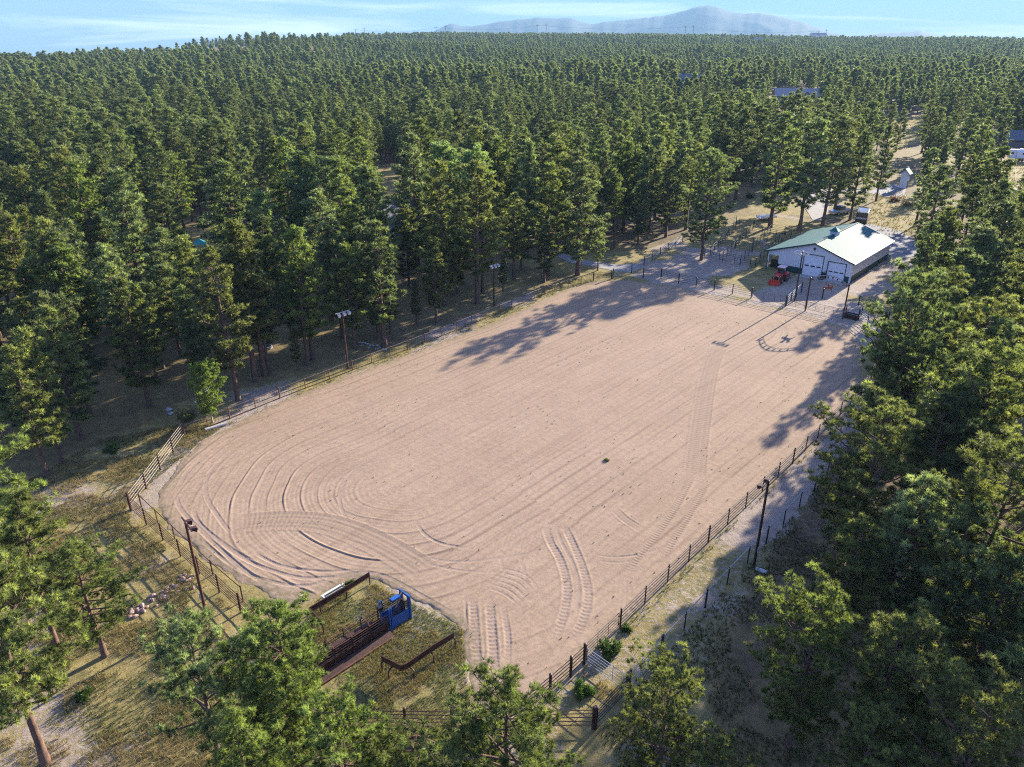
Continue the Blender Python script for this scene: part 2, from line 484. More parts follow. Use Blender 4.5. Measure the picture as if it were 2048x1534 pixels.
MEADOWS = [pxs([(1758, 238), (1850, 236), (1842, 278), (1810, 300), (1775, 305)]),
           pxs([(1745, 388), (1800, 378), (1838, 410), (1828, 465), (1795, 485), (1735, 450)]),
           pxs([(1960, 330), (2300, 320), (2300, 420), (2000, 420)]),
           pxs([(745, 340), (800, 330), (815, 400), (790, 440), (745, 400)]),
           pxs([(370, 470), (440, 455), (450, 510), (380, 530)]),
           pxs([(1000, 520), (1270, 500), (1290, 540), (1240, 560), (1100, 545)]),
           pxs([(1500, 395), (1720, 375), (1720, 440), (1500, 425)]),
           pxs([(548, 400), (585, 395), (592, 420), (560, 428)])]
PAD = pxs([(640, 1190), (750, 1165), (825, 1200), (925, 1248), (940, 1400), (1000, 1470), (800, 1480), (560, 1330), (600, 1240)])
YARD = pxs([(1150, 560), (1290, 505), (1400, 500), (1530, 480), (1560, 500), (1700, 520), (1790, 480), (1830, 530), (1760, 610), (1740, 690), (1500, 640), (1300, 570)])

# ground sheet: one warped grid reaching beyond the horizon
def warp(n, lo, hi, c, a):
    t = np.linspace(math.asinh((lo - c) / a), math.asinh((hi - c) / a), n)
    return c + a * np.sinh(t)
GX = warp(820, -12600, 12600, 0, 75)
GY = warp(700, -300, 12300, 70, 80)
gx, gy = np.meshgrid(GX, GY)
gz = terrain(gx, gy)
near = 1 - sstep(140, 260, np.hypot(gx, gy - 60))
gz = gz + near * (fbm(gx / 3.1, gy / 3.1, 2, 3) - 0.5) * 0.10
idx = np.arange(gx.size).reshape(gx.shape)
GF = np.stack([idx[:-1, :-1], idx[:-1, 1:], idx[1:, 1:], idx[1:, :-1]], -1).reshape(-1, 4)
X1, Y1 = gx.ravel(), gy.ravel()
clear = in_poly(X1, Y1, CLEAR).astype(float)
for mpoly in MEADOWS: clear = np.maximum(clear, in_poly(X1, Y1, mpoly))
ds, _ = dist_poly(X1, Y1, SAND)
ins = in_poly(X1, Y1, SAND)
n1 = fbm(X1 / 9, Y1 / 9, 11, 4); n2 = fbm(X1 / 26, Y1 / 26, 23, 3)
# green: how much living grass grows there
pxx1, pyy1 = project(X1, np.maximum(Y1, 5), 0 * X1)
# dryness / bare sand amount
bare = np.clip(sstep(0.40, 0.62, n1), 0, 1) * 0.75
strip = ((~ins) & (ds < 9) & (X1 * 0.743 - Y1 * -0.669 > 0)).astype(float)
pad = in_poly(X1, Y1, PAD).astype(float)
yard = in_poly(X1, Y1, YARD).astype(float)
meadow = np.zeros_like(X1)
for mpoly in MEADOWS: meadow = np.maximum(meadow, in_poly(X1, Y1, mpoly))
ridge_m = ((pxx1 > 335) & (pxx1 < 700) & (np.hypot(X1, Y1) > 930)).astype(float)
UU = X1 * math.cos(R(48)) + Y1 * math.sin(R(48)); VV = -X1 * math.sin(R(48)) + Y1 * math.cos(R(48))
rightstrip = ((VV < 20.6) & (VV > 13.0) & (UU > 30) & (UU < 95)).astype(float)
leftstrip = ((VV > 65.0) & (VV < 76.0) & (UU > 30) & (UU < 110)).astype(float)
bare = np.clip(bare * (1 - pad * 0.35) + yard * 0.75 * sstep(0.3, 0.55, n1) + rightstrip * (0.35 + 0.5 * sstep(0.35, 0.6, n1)) + leftstrip * 0.25, 0, 1)
bare = np.where(meadow > 0, bare * 0.25, bare) * (1 - 0.75 * (1 - clear))
fieldl = ((VV > 38) & (UU < 60) & (X1 < -20)).astype(float) + ((UU < 14) & (X1 < 0))
bare = bare * (1 - 0.15 * np.clip(fieldl, 0, 1))
forest_l = (1 - clear) * (0.55 + 0.45 * sstep(0.35, 0.6, n2))
green = np.clip(0.45 + 0.5 * (n2 - 0.5) * 2 + pad * 0.1 - forest_l * 0.1, 0, 1)
green = np.where(meadow > 0, 0.35, green)
green = np.where(ridge_m > 0, 0.0, green); forest_l = np.where(ridge_m > 0, 0.0, forest_l); bare = np.where(ridge_m > 0, 0.35, bare)

gm, n, l, b = new_mat('ground')
b.inputs['Roughness'].default_value = 0.95
b.inputs['Specular IOR Level'].default_value = 0.15
geo = n.new('ShaderNodeNewGeometry')
def attr(nm):
    a = n.new('ShaderNodeAttribute'); a.attribute_name = nm; return a.outputs['Fac']
def noise(scale, detail=6, rough=0.65, dist=0.0):
    a = n.new('ShaderNodeTexNoise'); a.inputs['Scale'].default_value = scale; a.inputs['Detail'].default_value = detail
    a.inputs['Roughness'].default_value = rough; a.inputs['Distortion'].default_value = dist
    l.new(geo.outputs['Position'], a.inputs['Vector']); return a.outputs['Fac']
def ramp(fac, stops):
    a = n.new('ShaderNodeValToRGB')
    e = a.color_ramp.elements
    e[0].position, e[0].color = stops[0][0], (*stops[0][1], 1)
    e[1].position, e[1].color = stops[-1][0], (*stops[-1][1], 1)
    for p_, c_ in stops[1:-1]:
        q = e.new(p_); q.color = (*c_, 1)
    l.new(fac, a.inputs['Fac']); return a.outputs['Color']
def mixrgb(fac, a_, b_, mode='MIX'):
    a = n.new('ShaderNodeMixRGB'); a.blend_type = mode
    for sock, val in (('Fac', fac), ('Color1', a_), ('Color2', b_)):
        if hasattr(val, 'links') or hasattr(val, 'is_linked'): l.new(val, a.inputs[sock])
        else: a.inputs[sock].default_value = val if sock == 'Fac' else (*val, 1)
    return a.outputs['Color']
def math_(op, a_, b_=None, clamp=False):
    a = n.new('ShaderNodeMath'); a.operation = op; a.use_clamp = clamp
    for k, val in enumerate((a_, b_)):
        if val is None: continue
        if hasattr(val, 'is_linked'): l.new(val, a.inputs[k])
        else: a.inputs[k].default_value = val
    return a.outputs[0]
sandc = ramp(noise(0.9, 8, 0.7), [(0.3, (0.23, 0.185, 0.15)), (0.5, (0.31, 0.25, 0.20)), (0.72, (0.40, 0.33, 0.27))])
grassc = ramp(noise(1.7, 8, 0.75), [(0.3, (0.052, 0.062, 0.022)), (0.46, (0.11, 0.115, 0.042)), (0.56, (0.20, 0.165, 0.07)), (0.72, (0.30, 0.24, 0.12))])
dryc = ramp(noise(1.1, 8, 0.7), [(0.3, (0.15, 0.115, 0.05)), (0.5, (0.29, 0.225, 0.085)), (0.7, (0.42, 0.335, 0.14))])
littc = ramp(noise(1.4, 8, 0.75), [(0.3, (0.055, 0.038, 0.026)), (0.5, (0.115, 0.078, 0.05)), (0.72, (0.20, 0.14, 0.09))])
n_big = noise(0.35, 6, 0.7)
gfac = math_('ADD', attr('green'), math_('MULTIPLY', math_('SUBTRACT', n_big, 0.5), 2.2), True)
c1 = mixrgb(gfac, dryc, grassc)
lfac = math_('MULTIPLY', attr('litter'), ramp(noise(0.5, 5), [(0.35, (0.45,) * 3), (0.6, (1,) * 3)]))
c2 = mixrgb(lfac, c1, littc)
n_clump = noise(2.6, 8, 0.8)
bfac = math_('ADD', attr('bare'), math_('MULTIPLY', math_('SUBTRACT', n_clump, 0.5), 2.6))
bfac = ramp(bfac, [(0.40, (0,) * 3), (0.58, (1,) * 3)])
c3 = mixrgb(bfac, c2, sandc)
l.new(c3, b.inputs['Base Color'])
bp = n.new('ShaderNodeBump'); bp.inputs['Distance'].default_value = 0.16; bp.inputs['Strength'].default_value = 0.8
hgt_ = math_('ADD', n_clump, math_('MULTIPLY', noise(9, 4), 0.25))
l.new(hgt_, bp.inputs['Height']); l.new(bp.outputs['Normal'], b.inputs['Normal'])
# the ground dips a little under the groomed sand
gz1 = gz.ravel() - np.where(ins, 0.16 * sstep(0.3, 1.4, ds), 0.0)
me = np_mesh('ground', np.stack([X1, Y1, gz1], -1), GF, [gm], {'green': green, 'litter': forest_l, 'bare': bare}, smooth=True)
tag(link('ground', me), 'sandy ground with dry grass around the riding arena', kind='structure')

# ------------------------------------------------------------------ arena sand as real relief
cA, sA = math.cos(R(48)), math.sin(R(48))
ug = np.concatenate([np.arange(13, 50, 0.058), np.arange(50, 72, 0.09), np.arange(72, 112, 0.13)])
vg = np.arange(17.5, 71.5, 0.085)
u_, v_ = np.meshgrid(ug, vg)
ax_ = u_ * cA - v_ * sA; ay_ = u_ * sA + v_ * cA
Uf, Vf, Xf, Yf = u_.ravel(), v_.ravel(), ax_.ravel(), ay_.ravel()
dS, _ = dist_poly(Xf, Yf, SAND)
inS = in_poly(Xf, Yf, SAND)
sdist = np.where(inS, dS, -dS) + (fbm(Xf / 1.3, Yf / 1.3, 3, 3) - 0.5) * 1.1
# concentric harrow passes round a centre line
wob = (fbm(Xf / 14, Yf / 14, 31, 3) - 0.5) * 0.8
cs = np.clip(Uf, 35, 90)
rad = np.hypot(Uf - cs, (Vf - 44.5)) + wob + np.where(Uf < 41, (fbm(Uf / 6, Vf / 6, 77, 2) - 0.5) * 0.9, 0)
ph = rad / 1.55
frac = ph - np.floor(ph)
passid = np.floor(ph)
amp = 0.25 + 1.25 * _h(passid, passid * 0 + 3, 9)
berm = np.exp(-((frac - 0.5) / 0.055) ** 2) - 0.55 * np.exp(-((frac - 0.60) / 0.05) ** 2)
endamp = (0.019 + 0.012 * (1 - sstep(36, 50, Uf)) + 0.006 * sstep(84, 96, Uf)) * sstep(1.0, 7.0, rad + np.where(Uf > 45, 6, 0))
brk = sstep(0.38, 0.6, fbm(Xf / 7, Yf / 7, 55, 2))
h = berm * amp * endamp * (0.35 + 0.65 * brk)
# fine tine marks along each pass
h += 0.0035 * np.sin(rad * 2 * math.pi / 0.42 + 3 * vnoise(Xf / 2, Yf / 2, 8)) * (0.5 + fbm(Xf / 4, Yf / 4, 61, 2))
# roller bars across the passes near the near end
crs = np.arctan2(Vf - 44.5, -(Uf - 41)) * np.maximum(rad, 4)
crs = np.where(Uf > 41, Uf * 1.0, crs)
h += 0.006 * (np.sin(crs * 2 * math.pi / 0.62) > 0.35) * sstep(0.50, 0.62, fbm(Xf / 5, Yf / 5, 71, 2)) * (1 - sstep(34, 46, Uf))
h += (fbm(Xf / 0.45, Yf / 0.45, 41, 2) - 0.5) * 0.016 + (fbm(Xf / 5, Yf / 5, 42, 2) - 0.5) * 0.05
disturb = np.zeros_like(h)
furrow = (np.exp(-((frac - 0.60) / 0.085) ** 2) * 1.0 + 0.4 * np.exp(-((frac - 0.15) / 0.05) ** 2)) * np.clip(amp - 0.1, 0, 1) * (0.4 + 0.6 * sstep(0.35, 0.6, fbm(Xf / 6, Yf / 6, 57, 3))) * sstep(1.0, 7.0, rad + np.where(Uf > 45, 6, 0))
pale = np.zeros_like(h)

def rut(pts, width, depth, tread=0.0, berm_h=0.5, period=0.36, sub=6):
    global h, disturb
    w = smooth_path(pxs(pts), sub)
    xs = [p[0] for p in w]; ys = [p[1] for p in w]
    m = (Xf > min(xs) - 2) & (Xf < max(xs) + 2) & (Yf > min(ys) - 2) & (Yf < max(ys) + 2)
    ii = np.nonzero(m)[0]
    d, al = dist_poly(Xf[ii], Yf[ii], w, closed=False)
    L = sum(math.dist(a, b_) for a, b_ in zip(w[:-1], w[1:]))
    endf = sstep(0, 2.2, al) * sstep(0, 2.2, L - al) * (0.55 + 0.6 * fbm(Xf[ii] / 0.9, Yf[ii] / 0.9, 19, 3))
    depth = depth * 0.37; tread = tread * 0.36
    k = d / (width / 2)
    floor_ = 1 - sstep(0.75, 1.05, k)
    prof = -depth * floor_ + depth * berm_h * np.exp(-((k - 1.25) / 0.22) ** 2)
    if tread:
        prof = prof + tread * floor_ * (np.sin(al * 2 * math.pi / period + k * 1.2) > 0.1)
    h[ii] = h[ii] * (1 - floor_ * 0.85 * endf) + prof * endf * (0.8 + 0.4 * vnoise(Xf[ii], Yf[ii], 3))
    furrow[ii] *= 1 - floor_ * 0.9
    disturb[ii] = np.maximum(disturb[ii], floor_ * endf * 0.8)

# S-shaped pair of tractor tracks, the straight pair beside the pad, arcs and small ruts
rut([(1092, 1052), (1099, 1082), (1122, 1125), (1134, 1180), (1124, 1240), (1100, 1290)], 0.62, 0.10, 0.05)
rut([(1126, 1050), (1147, 1092), (1166, 1140), (1176, 1190), (1166, 1240), (1140, 1290)], 0.62, 0.10, 0.05)
rut([(1110, 1052), (1124, 1088), (1146, 1130), (1158, 1180), (1148, 1240)], 0.30, 0.05)
rut([(945, 1188), (950, 1270), (957, 1362)], 0.62, 0.10, 0.06)
rut([(978, 1190), (984, 1270), (990, 1372)], 0.66, 0.10, 0.06)
rut([(1004, 1200), (1016, 1280), (1012, 1345)], 0.45, 0.06, 0.03)
rut([(930, 1180), (933, 1260), (938, 1360)], 0.25, 0.06)
for k in range(6):
    rut([(955 + 6 * k, 1170 - 7 * k), (1010 + 8 * k, 1190 - 8 * k), (1050 + 6 * k, 1225 - 8 * k)], 0.22, 0.045)
rut([(1168, 1102), (1200, 1112), (1235, 1115), (1290, 1108), (1340, 1088)], 0.25, 0.05)
rut([(1165, 1115), (1205, 1124), (1240, 1126), (1280, 1122)], 0.22, 0.045)
rut([(1002, 1105), (1003, 1130), (1015, 1160)], 0.28, 0.04, 0.02)
rut([(1035, 1105), (1048, 1140), (1058, 1185)], 0.30, 0.04, 0.02)
rut([(800, 1102), (850, 1116), (905, 1124), (960, 1122), (1060, 1108), (1090, 1105)], 0.30, 0.05)
rut([(815, 1112), (860, 1130), (930, 1143), (1000, 1146)], 0.28, 0.045)
rut([(500, 1102), (560, 1132), (640, 1144), (700, 1142), (742, 1143)], 0.30, 0.06)
rut([(430, 1080), (500, 1125), (590, 1155), (660, 1156), (740, 1150)], 0.36, 0.06)
rut([(395, 1075), (470, 1135), (545, 1165), (620, 1172), (690, 1150), (760, 1150), (840, 1190), (922, 1238)], 0.34, 0.06)
rut([(385, 1010), (400, 1050), (470, 1105), (520, 1130)], 0.4, 0.06)
rut([(352, 985), (362, 1020), (420, 1080), (500, 1150), (560, 1175)], 0.4, 0.07)
rut([(420, 905), (375, 945), (352, 985)], 0.45, 0.06)
rut([(470, 900), (420, 945), (412, 990), (440, 1040), (468, 1075)], 0.4, 0.05)
rut([(830, 1040), (850, 1070), (890, 1090), (960, 1100)], 0.3, 0.05)
rut([(770, 900), (700, 950), (680, 1000), (700, 1050), (740, 1090)], 0.3, 0.04)
# crossing lane at the near end, long faint lanes
def lane(pts, width, amp_, per):
    global h, pale
    w = smooth_path(pxs(pts), 5)
    d, al = dist_poly(Xf, Yf, w, closed=False)
    m = 1 - sstep(width * 0.45, width * 0.55, d)
    L = sum(math.dist(a, b_) for a, b_ in zip(w[:-1], w[1:]))
    m = m * sstep(0, 2, al) * sstep(0, 2, L - al)
    h[:] = h * (1 - 0.8 * m) + m * amp_ * (np.sin(al * 2 * math.pi / per) * 0.5 + 0.5 * np.sin(d * 2 * math.pi / 0.5)) + amp_ * 1.6 * np.exp(-((d - width / 2) / 0.10) ** 2) * (m > -1) * sstep(0, 2, al) * sstep(0, 2, L - al)
    pale[:] = np.maximum(pale, m * 0.7); furrow[:] = furrow * (1 - 0.85 * m)
lane([(462, 1050), (560, 1042), (660, 1050), (760, 1090), (860, 1150)], 2.6, 0.012, 0.36)
lane([(1440, 690), (1420, 740), (1402, 840), (1388, 960)], 2.0, 0.010, 0.4)
lane([(1388, 950), (1345, 1030), (1290, 1100), (1250, 1150)], 0.5, 0.02, 0.32)
lane([(1420, 960), (1380, 1030), (1325, 1120)], 0.5, 0.02, 0.32)
lane([(1220, 1010), (1250, 1040), (1290, 1065)], 0.9, 0.012, 0.4)
base = 0.05 * sstep(-0.5, 0.8, sdist) - 0.32 * (1 - sstep(-1.0, 0.15, sdist))
Zs = base + h * sstep(0.1, 0.9, sdist)
keep = sdist > -1.4
Is = np.arange(u_.size).reshape(u_.shape)
SF = np.stack([Is[:-1, :-1], Is[:-1, 1:], Is[1:, 1:], Is[1:, :-1]], -1).reshape(-1, 4)
SF = SF[keep[SF].all(1)]
used = np.zeros(u_.size, bool); used[SF.ravel()] = True
remap = np.cumsum(used) - 1
edge = 1 - sstep(0.2, 1.6, sdist)
sm, n, l, b = new_mat('arena_sand')
b.inputs['Roughness'].default_value = 0.95; b.inputs['Specular IOR Level'].default_value = 0.12
geo = n.new('ShaderNodeNewGeometry')
s1 = ramp(noise(0.14, 6, 0.6), [(0.3, (0.308, 0.220, 0.148)), (0.7, (0.358, 0.260, 0.178))])
s2 = ramp(noise(3.0, 8, 0.75), [(0.28, (0.72, 0.70, 0.68)), (0.5, (1, 1, 1)), (0.75, (1.12, 1.10, 1.07))])
s3 = mixrgb(1.0, s1, s2, 'MULTIPLY')
s4 = mixrgb(attr('disturb'), s3, (0.300, 0.220, 0.165))
s5 = mixrgb(attr('pale'), s4, (0.275, 0.198, 0.137))
s5 = mixrgb(math_('MULTIPLY', attr('furrow'), 0.75), s5, (0.185, 0.125, 0.088))  # furrow lines darkened: damp soil and painted groove shade too fine for relief
efac = math_('MULTIPLY', attr('edge'), ramp(noise(2.2, 7, 0.75), [(0.42, (0,) * 3), (0.6, (1,) * 3)]))
s6 = mixrgb(efac, s5, (0.19, 0.155, 0.085))
# darker streaks along the passes, colour contrast for the drag lines
mpn = n.new('ShaderNodeMapping'); mpn.vector_type = 'TEXTURE'; mpn.inputs['Rotation'].default_value = (0, 0, R(48)); mpn.inputs['Scale'].default_value = (20.0, 0.55, 1)
l.new(geo.outputs['Position'], mpn.inputs['Vector'])
nst = n.new('ShaderNodeTexNoise'); nst.inputs['Scale'].default_value = 1.0; nst.inputs['Detail'].default_value = 9; nst.inputs['Roughness'].default_value = 0.8
l.new(mpn.outputs['Vector'], nst.inputs['Vector'])
s7 = mixrgb(ramp(nst.outputs['Fac'], [(0.50, (0,) * 3), (0.66, (0.6,) * 3)]), s6, (0.205, 0.140, 0.092))
l.new(s7, b.inputs['Base Color'])
bp = n.new('ShaderNodeBump'); bp.inputs['Distance'].default_value = 0.018; bp.inputs['Strength'].default_value = 1.0
l.new(math_('ADD', noise(6, 8, 0.75), math_('MULTIPLY', noise(28, 3), 0.4)), bp.inputs['Height']); l.new(bp.outputs['Normal'], b.inputs['Normal'])
me = np_mesh('arena_sand', np.stack([Xf, Yf, Zs], -1)[used], remap[SF], [sm], {'disturb': disturb[used], 'pale': pale[used], 'edge': edge[used], 'furrow': furrow[used]}, smooth=True)
tag(link('arena_sand', me), 'pinkish groomed sand of the oval riding arena with harrow rings and tyre tracks', kind='structure')
del u_, v_, ax_, ay_, Uf, Vf, dS, inS

# ------------------------------------------------------------------ drives
def sheet(name, poly_px, mtl, label, z=0.0, thick=0.06):
    pts = pxs(poly_px)
    mb = MB()
    n_ = len(pts)
    mb.prism([(p[0], p[1], -0.1) for p in pts], (0, 0, 0), (0, 0, 0.1 + z + thick))
    return tag(mb.build(name, mtl), label, kind='structure')
sheet('gravel_path', [(1108, 500), (1120, 517), (1145, 527), (1185, 533), (1222, 541), (1262, 545), (1290, 534), (1278, 527), (1240, 530), (1190, 524), (1150, 516), (1125, 506)], M['gravel'], 'gravel lane curving in to the arena gate', 0.0)
sheet('barn_drive', [(1716, 447), (1735, 447), (1800, 462), (1838, 488), (1832, 512), (1795, 520), (1765, 505), (1745, 485)], M['asphalt'], 'grey drive behind the white barn', 0.0)
sheet('drive', [(1735, 385), (1775, 368), (1812, 372), (1810, 391), (1770, 395)], M['asphalt'], 'grey slab among the trees behind the barn', 0.0)
sheet('road', [(1600, 400), (1640, 378), (1735, 378), (1735, 385), (1665, 392), (1650, 440), (1625, 440)], M['gravel'], 'pale road behind the trees at the back of the barn', 0.0)
sheet('parking', [(2005, 395), (2200, 392), (2250, 420), (2035, 425)], M['gravel'], 'gravel beside the white car', 0.0)

# ------------------------------------------------------------------ mountains
mprof = [(560, 80), (700, 78), (735, 74), (760, 70), (790, 76), (820, 68), (850, 71), (870, 63), (890, 54), (907, 49), (925, 54), (945, 55), (965, 52), (1010, 45), (1040, 42), (1075, 39), (1110, 41), (1140, 39),
         (1160, 46), (1185, 51), (1210, 46), (1245, 44), (1280, 40), (1330, 35), (1368, 25), (1390, 20), (1408, 17), (1428, 20), (1450, 28), (1480, 32), (1510, 31), (1540, 35), (1580, 42), (1605, 48),
         (1640, 60), (1665, 67), (1695, 72), (1730, 70), (1765, 66), (1800, 65), (1838, 62), (1855, 67), (1880, 72), (1960, 78), (2100, 84)]
DM = 9800.0
cols = np.linspace(540, 2120, 320)
prof = np.interp(cols, [p[0] for p in mprof], [p[1] for p in mprof])
prof = prof + (vnoise(cols / 9, cols * 0, 4) - 0.5) * 1.6
rows = np.linspace(-1.0, 1.0, 60)
pc, pr = np.meshgrid(cols, rows)
hh = 36 + (78 - prof) * DM / 1632.0
dep = DM + pr * 1700
fall = 1 - np.abs(pr) ** 1.25
mx_ = (pc - 1024) / 1632.0 * dep
rg = np.abs(fbm(mx_ / 500, dep / 500, 7, 4) - 0.5) * 2
mz = -260 + (hh[None, :] + 260) * fall - rg * 80 * (1 - fall) * fall * 2.0
Im = np.arange(pc.size).reshape(pc.shape)
MF = np.stack([Im[:-1, :-1], Im[:-1, 1:], Im[1:, 1:], Im[1:, :-1]], -1).reshape(-1, 4)
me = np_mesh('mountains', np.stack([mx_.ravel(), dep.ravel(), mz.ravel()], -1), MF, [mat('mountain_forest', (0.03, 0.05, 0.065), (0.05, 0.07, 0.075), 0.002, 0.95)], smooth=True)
tag(link('mountains', me), 'hazy blue mountain range on the horizon', kind='structure')

# ------------------------------------------------------------------ trees
def tufts(C, D, m, L, W, rng, spread=1.1, jit=0.35):
    """bursts of m needle blades at C (n,3) pointing about D (n,3)"""
    n_ = len(C)
    D = D / (np.linalg.norm(D, axis=1, keepdims=True) + 1e-9)
    d = np.repeat(D, m, 0) + rng.normal(0, spread * 0.55, (n_ * m, 3))
    d /= np.linalg.norm(d, axis=1, keepdims=True) + 1e-9
    c = np.repeat(C, m, 0) + rng.normal(0, L * 0.10, (n_ * m, 3))
    s = np.cross(d, rng.normal(0, 1, (n_ * m, 3)))
    s /= np.linalg.norm(s, axis=1, keepdims=True) + 1e-9
    ll = (L * (1 - jit + 2 * jit * rng.random((n_ * m, 1))))
    a = c - s * W / 2 + d * ll * 0.08
    b_ = c + s * W / 2 + d * ll * 0.08
    t = c + d * ll
    V = np.stack([a, b_, t], 1).reshape(-1, 3)
    return V

def limb_verts(segs, n=5):
    """segs: list of (p, q, r0, r1)"""
    V, F = [], []
    for p, q, r0, r1 in segs:
        mb = MB(); mb.tube(p, q, r0, r1, n=n, caps=False)
        o = len(V)
        V += mb.v; F += [tuple(i + o for i in f) for f in mb.f]
    return V, F

def crown_profile(kind, t):
    if kind == 'spire': return (1 - t) ** 0.62 * min(1, 0.5 + t * 3.2) + 0.05
    if kind == 'ogive': return (1 - t) ** 0.48 * min(1, 0.45 + t * 2.2) * 0.98 + 0.04
    """radius fraction at height fraction t of the crown (0 bottom, 1 top)"""
    if kind == 'cone':   return (1 - t) ** 0.75 * (0.55 + 0.45 * min(1, t * 5)) + 0.10
    if kind == 'oval':   return math.sin(math.pi * min(0.985, 0.14 + t * 0.84)) ** 0.7
    if kind == 'round':  return math.sin(math.pi * min(0.98, 0.22 + t * 0.72)) ** 0.55
    if kind == 'column': return (math.sin(math.pi * min(0.985, 0.10 + t * 0.86)) ** 0.5) * 0.9
    return 1 - t

def make_tree(seed, H=15.0, cb=0.35, Rr=3.0, kind='cone', nb=46, k_clump=3.0, tuft_n=10, m=9, L=0.42, W=0.10, r_clump=0.6, trunk_r=0.22, lean=0.25, bark='bark', leaf='needles', gap=0.0, up=0.25):
    rng = np.random.default_rng(seed); rd = random.Random(seed)
    # trunk with slight bends
    npt = 9
    lx, ly = rd.uniform(-lean, lean), rd.uniform(-lean, lean)
    tp = []
    for i in range(npt):
        t = i / (npt - 1)
        tp.append(Vector((lx * t * t * 2 + rd.uniform(-.06, .06) * (i > 0), ly * t * t * 2 + rd.uniform(-.06, .06) * (i > 0), H * t * 0.985)))
    rad = lambda t: max(0.02, trunk_r * (1.0 - t) ** 0.85 + 0.02) * (1.35 if t < 0.01 else 1.0)
    segs = [(tp[i], tp[i + 1], rad(i / (npt - 1)), rad((i + 1) / (npt - 1))) for i in range(npt - 1)]
    def axis(t):
        f = t * (npt - 1); i = min(int(f), npt - 2)
        return tp[i].lerp(tp[i + 1], f - i)
    C, D, TC = [], [], []
    side_bias = rd.uniform(0, 6.28)
    for i in range(nb):
        t = (i + rd.random()) / nb
        z = cb + (1 - cb) * t
        az = i * 2.39996 + rd.uniform(-0.6, 0.6)
        if gap and rd.random() < gap: continue
        rl = Rr * crown_profile(kind, t) * rd.uniform(0.62, 1.18) * (1 + 0.18 * math.cos(az - side_bias))
        base = axis(z * 0.985)
        rise = (up + 0.55 * t) * rl * rd.uniform(0.5, 1.2)
        tip = base + Vector((math.cos(az) * rl, math.sin(az) * rl, rise))
        mid = base.lerp(tip, 0.55) + Vector((0, 0, -0.10 * rl + rd.uniform(-.1, .1)))
        br = max(0.018, 0.30 * rad(z) + 0.012 * rl)
        segs += [(base, mid, br, br * 0.65), (mid, tip, br * 0.65, 0.012)]
        nc = max(2, int(rl * k_clump + 1.5))
        for j in range(nc):
            f = 0.32 + 0.70 * (j + rd.random()) / nc
            p = (base.lerp(mid, f / 0.55) if f < 0.55 else mid.lerp(tip, (f - 0.55) / 0.45))
            w = rl * 0.30 * (1.15 - f * 0.5)
            side = rd.uniform(-1, 1)
            off = Vector((-math.sin(az) * side * w, math.cos(az) * side * w, rd.uniform(-0.08, 0.28) * rl * 0.5))
            q = p + off
            if abs(side) > 0.35: segs.append((p, q, 0.02, 0.008))
            rc = r_clump * rd.uniform(0.6, 1.15)
            ct = rng.normal(0, 1, (tuft_n, 3)); ct /= np.linalg.norm(ct, axis=1, keepdims=True)
            ct[:, 2] = np.where(ct[:, 2] < -0.2, -ct[:, 2] * 0.6, ct[:, 2])
            outv = np.array([math.cos(az), math.sin(az), 0.5]) * 0.45
            C.append(np.array(q)[None] + ct * rc * np.array([1, 1, 0.62]) * rng.uniform(0.45, 1.0, (tuft_n, 1)))
            D.append(ct + outv); TC.append(np.full(tuft_n, rng.normal(0, 0.22)))
    # leader
    ct = rng.normal(0, 0.5, (tuft_n * 2, 3)); ct[:, 2] = np.abs(ct[:, 2])
    C.append(np.array(axis(0.985))[None] + ct * 0.45); D.append(ct + np.array([0, 0, 0.7])); TC.append(np.full(tuft_n * 2, 0.1))
    C = np.concatenate(C); D = np.concatenate(D)
    V = tufts(C, D, m, L, W, rng)
    tint_c = np.clip(rng.normal(0.40, 0.26, len(C)) + np.concatenate(TC), 0, 1)
    tint = np.repeat(tint_c, m * 3)
    F = np.arange(len(V)).reshape(-1, 3)
    TV, TF = limb_verts(segs, 6 if len(segs) < 400 else 5)
    return V, F, tint, np.array(TV), np.array(TF), leaf, bark

PRO = {}
def proto(key, **kw):
    V, F, tint, TV, TF, leaf, bark = make_tree(**kw)
    cm = np_mesh('crown', V, F, [M[leaf]], {'tint': tint})
    tm = np_mesh('trunk', TV, TF, [M[bark]], smooth=True)
    PRO[key] = (cm, tm, kw.get('H', 15.0), kw.get('Rr', 3.0))

near_kw = dict(tuft_n=8, m=22, L=0.26, W=0.036, r_clump=0.34, k_clump=3.4)
proto('N0', seed=1, H=15, cb=0.22, Rr=3.6, kind='oval', nb=58, **near_kw)
proto('N1', seed=2, H=15, cb=0.30, Rr=3.2, kind='cone', nb=58, **near_kw)
proto('N2', seed=3, H=15, cb=0.18, Rr=4.0, kind='round', nb=62, gap=0.08, **near_kw)
proto('N3', seed=4, H=15, cb=0.25, Rr=3.4, kind='oval', nb=52, gap=0.1, **near_kw)
mid_kw = dict(tuft_n=9, m=9, L=0.34, W=0.095, r_clump=0.46, k_clump=2.1)
proto('M0', seed=11, H=16, cb=0.20, Rr=2.9, kind='ogive', nb=50, **mid_kw)
proto('M1', seed=12, H=16, cb=0.24, Rr=2.7, kind='spire', nb=46, gap=0.1, **mid_kw)
proto('M2', seed=13, H=16, cb=0.16, Rr=3.1, kind='spire', nb=52, **mid_kw)
proto('M3', seed=14, H=16, cb=0.22, Rr=3.2, kind='ogive', nb=48, gap=0.06, **mid_kw)
proto('M4', seed=15, H=16, cb=0.36, Rr=2.4, kind='ogive', nb=38, gap=0.1, **mid_kw)
proto('M5', seed=16, H=16, cb=0.16, Rr=3.1, kind='ogive', nb=54, **mid_kw)
proto('M6', seed=17, H=16, cb=0.20, Rr=2.2, kind='cone', nb=46, **mid_kw)
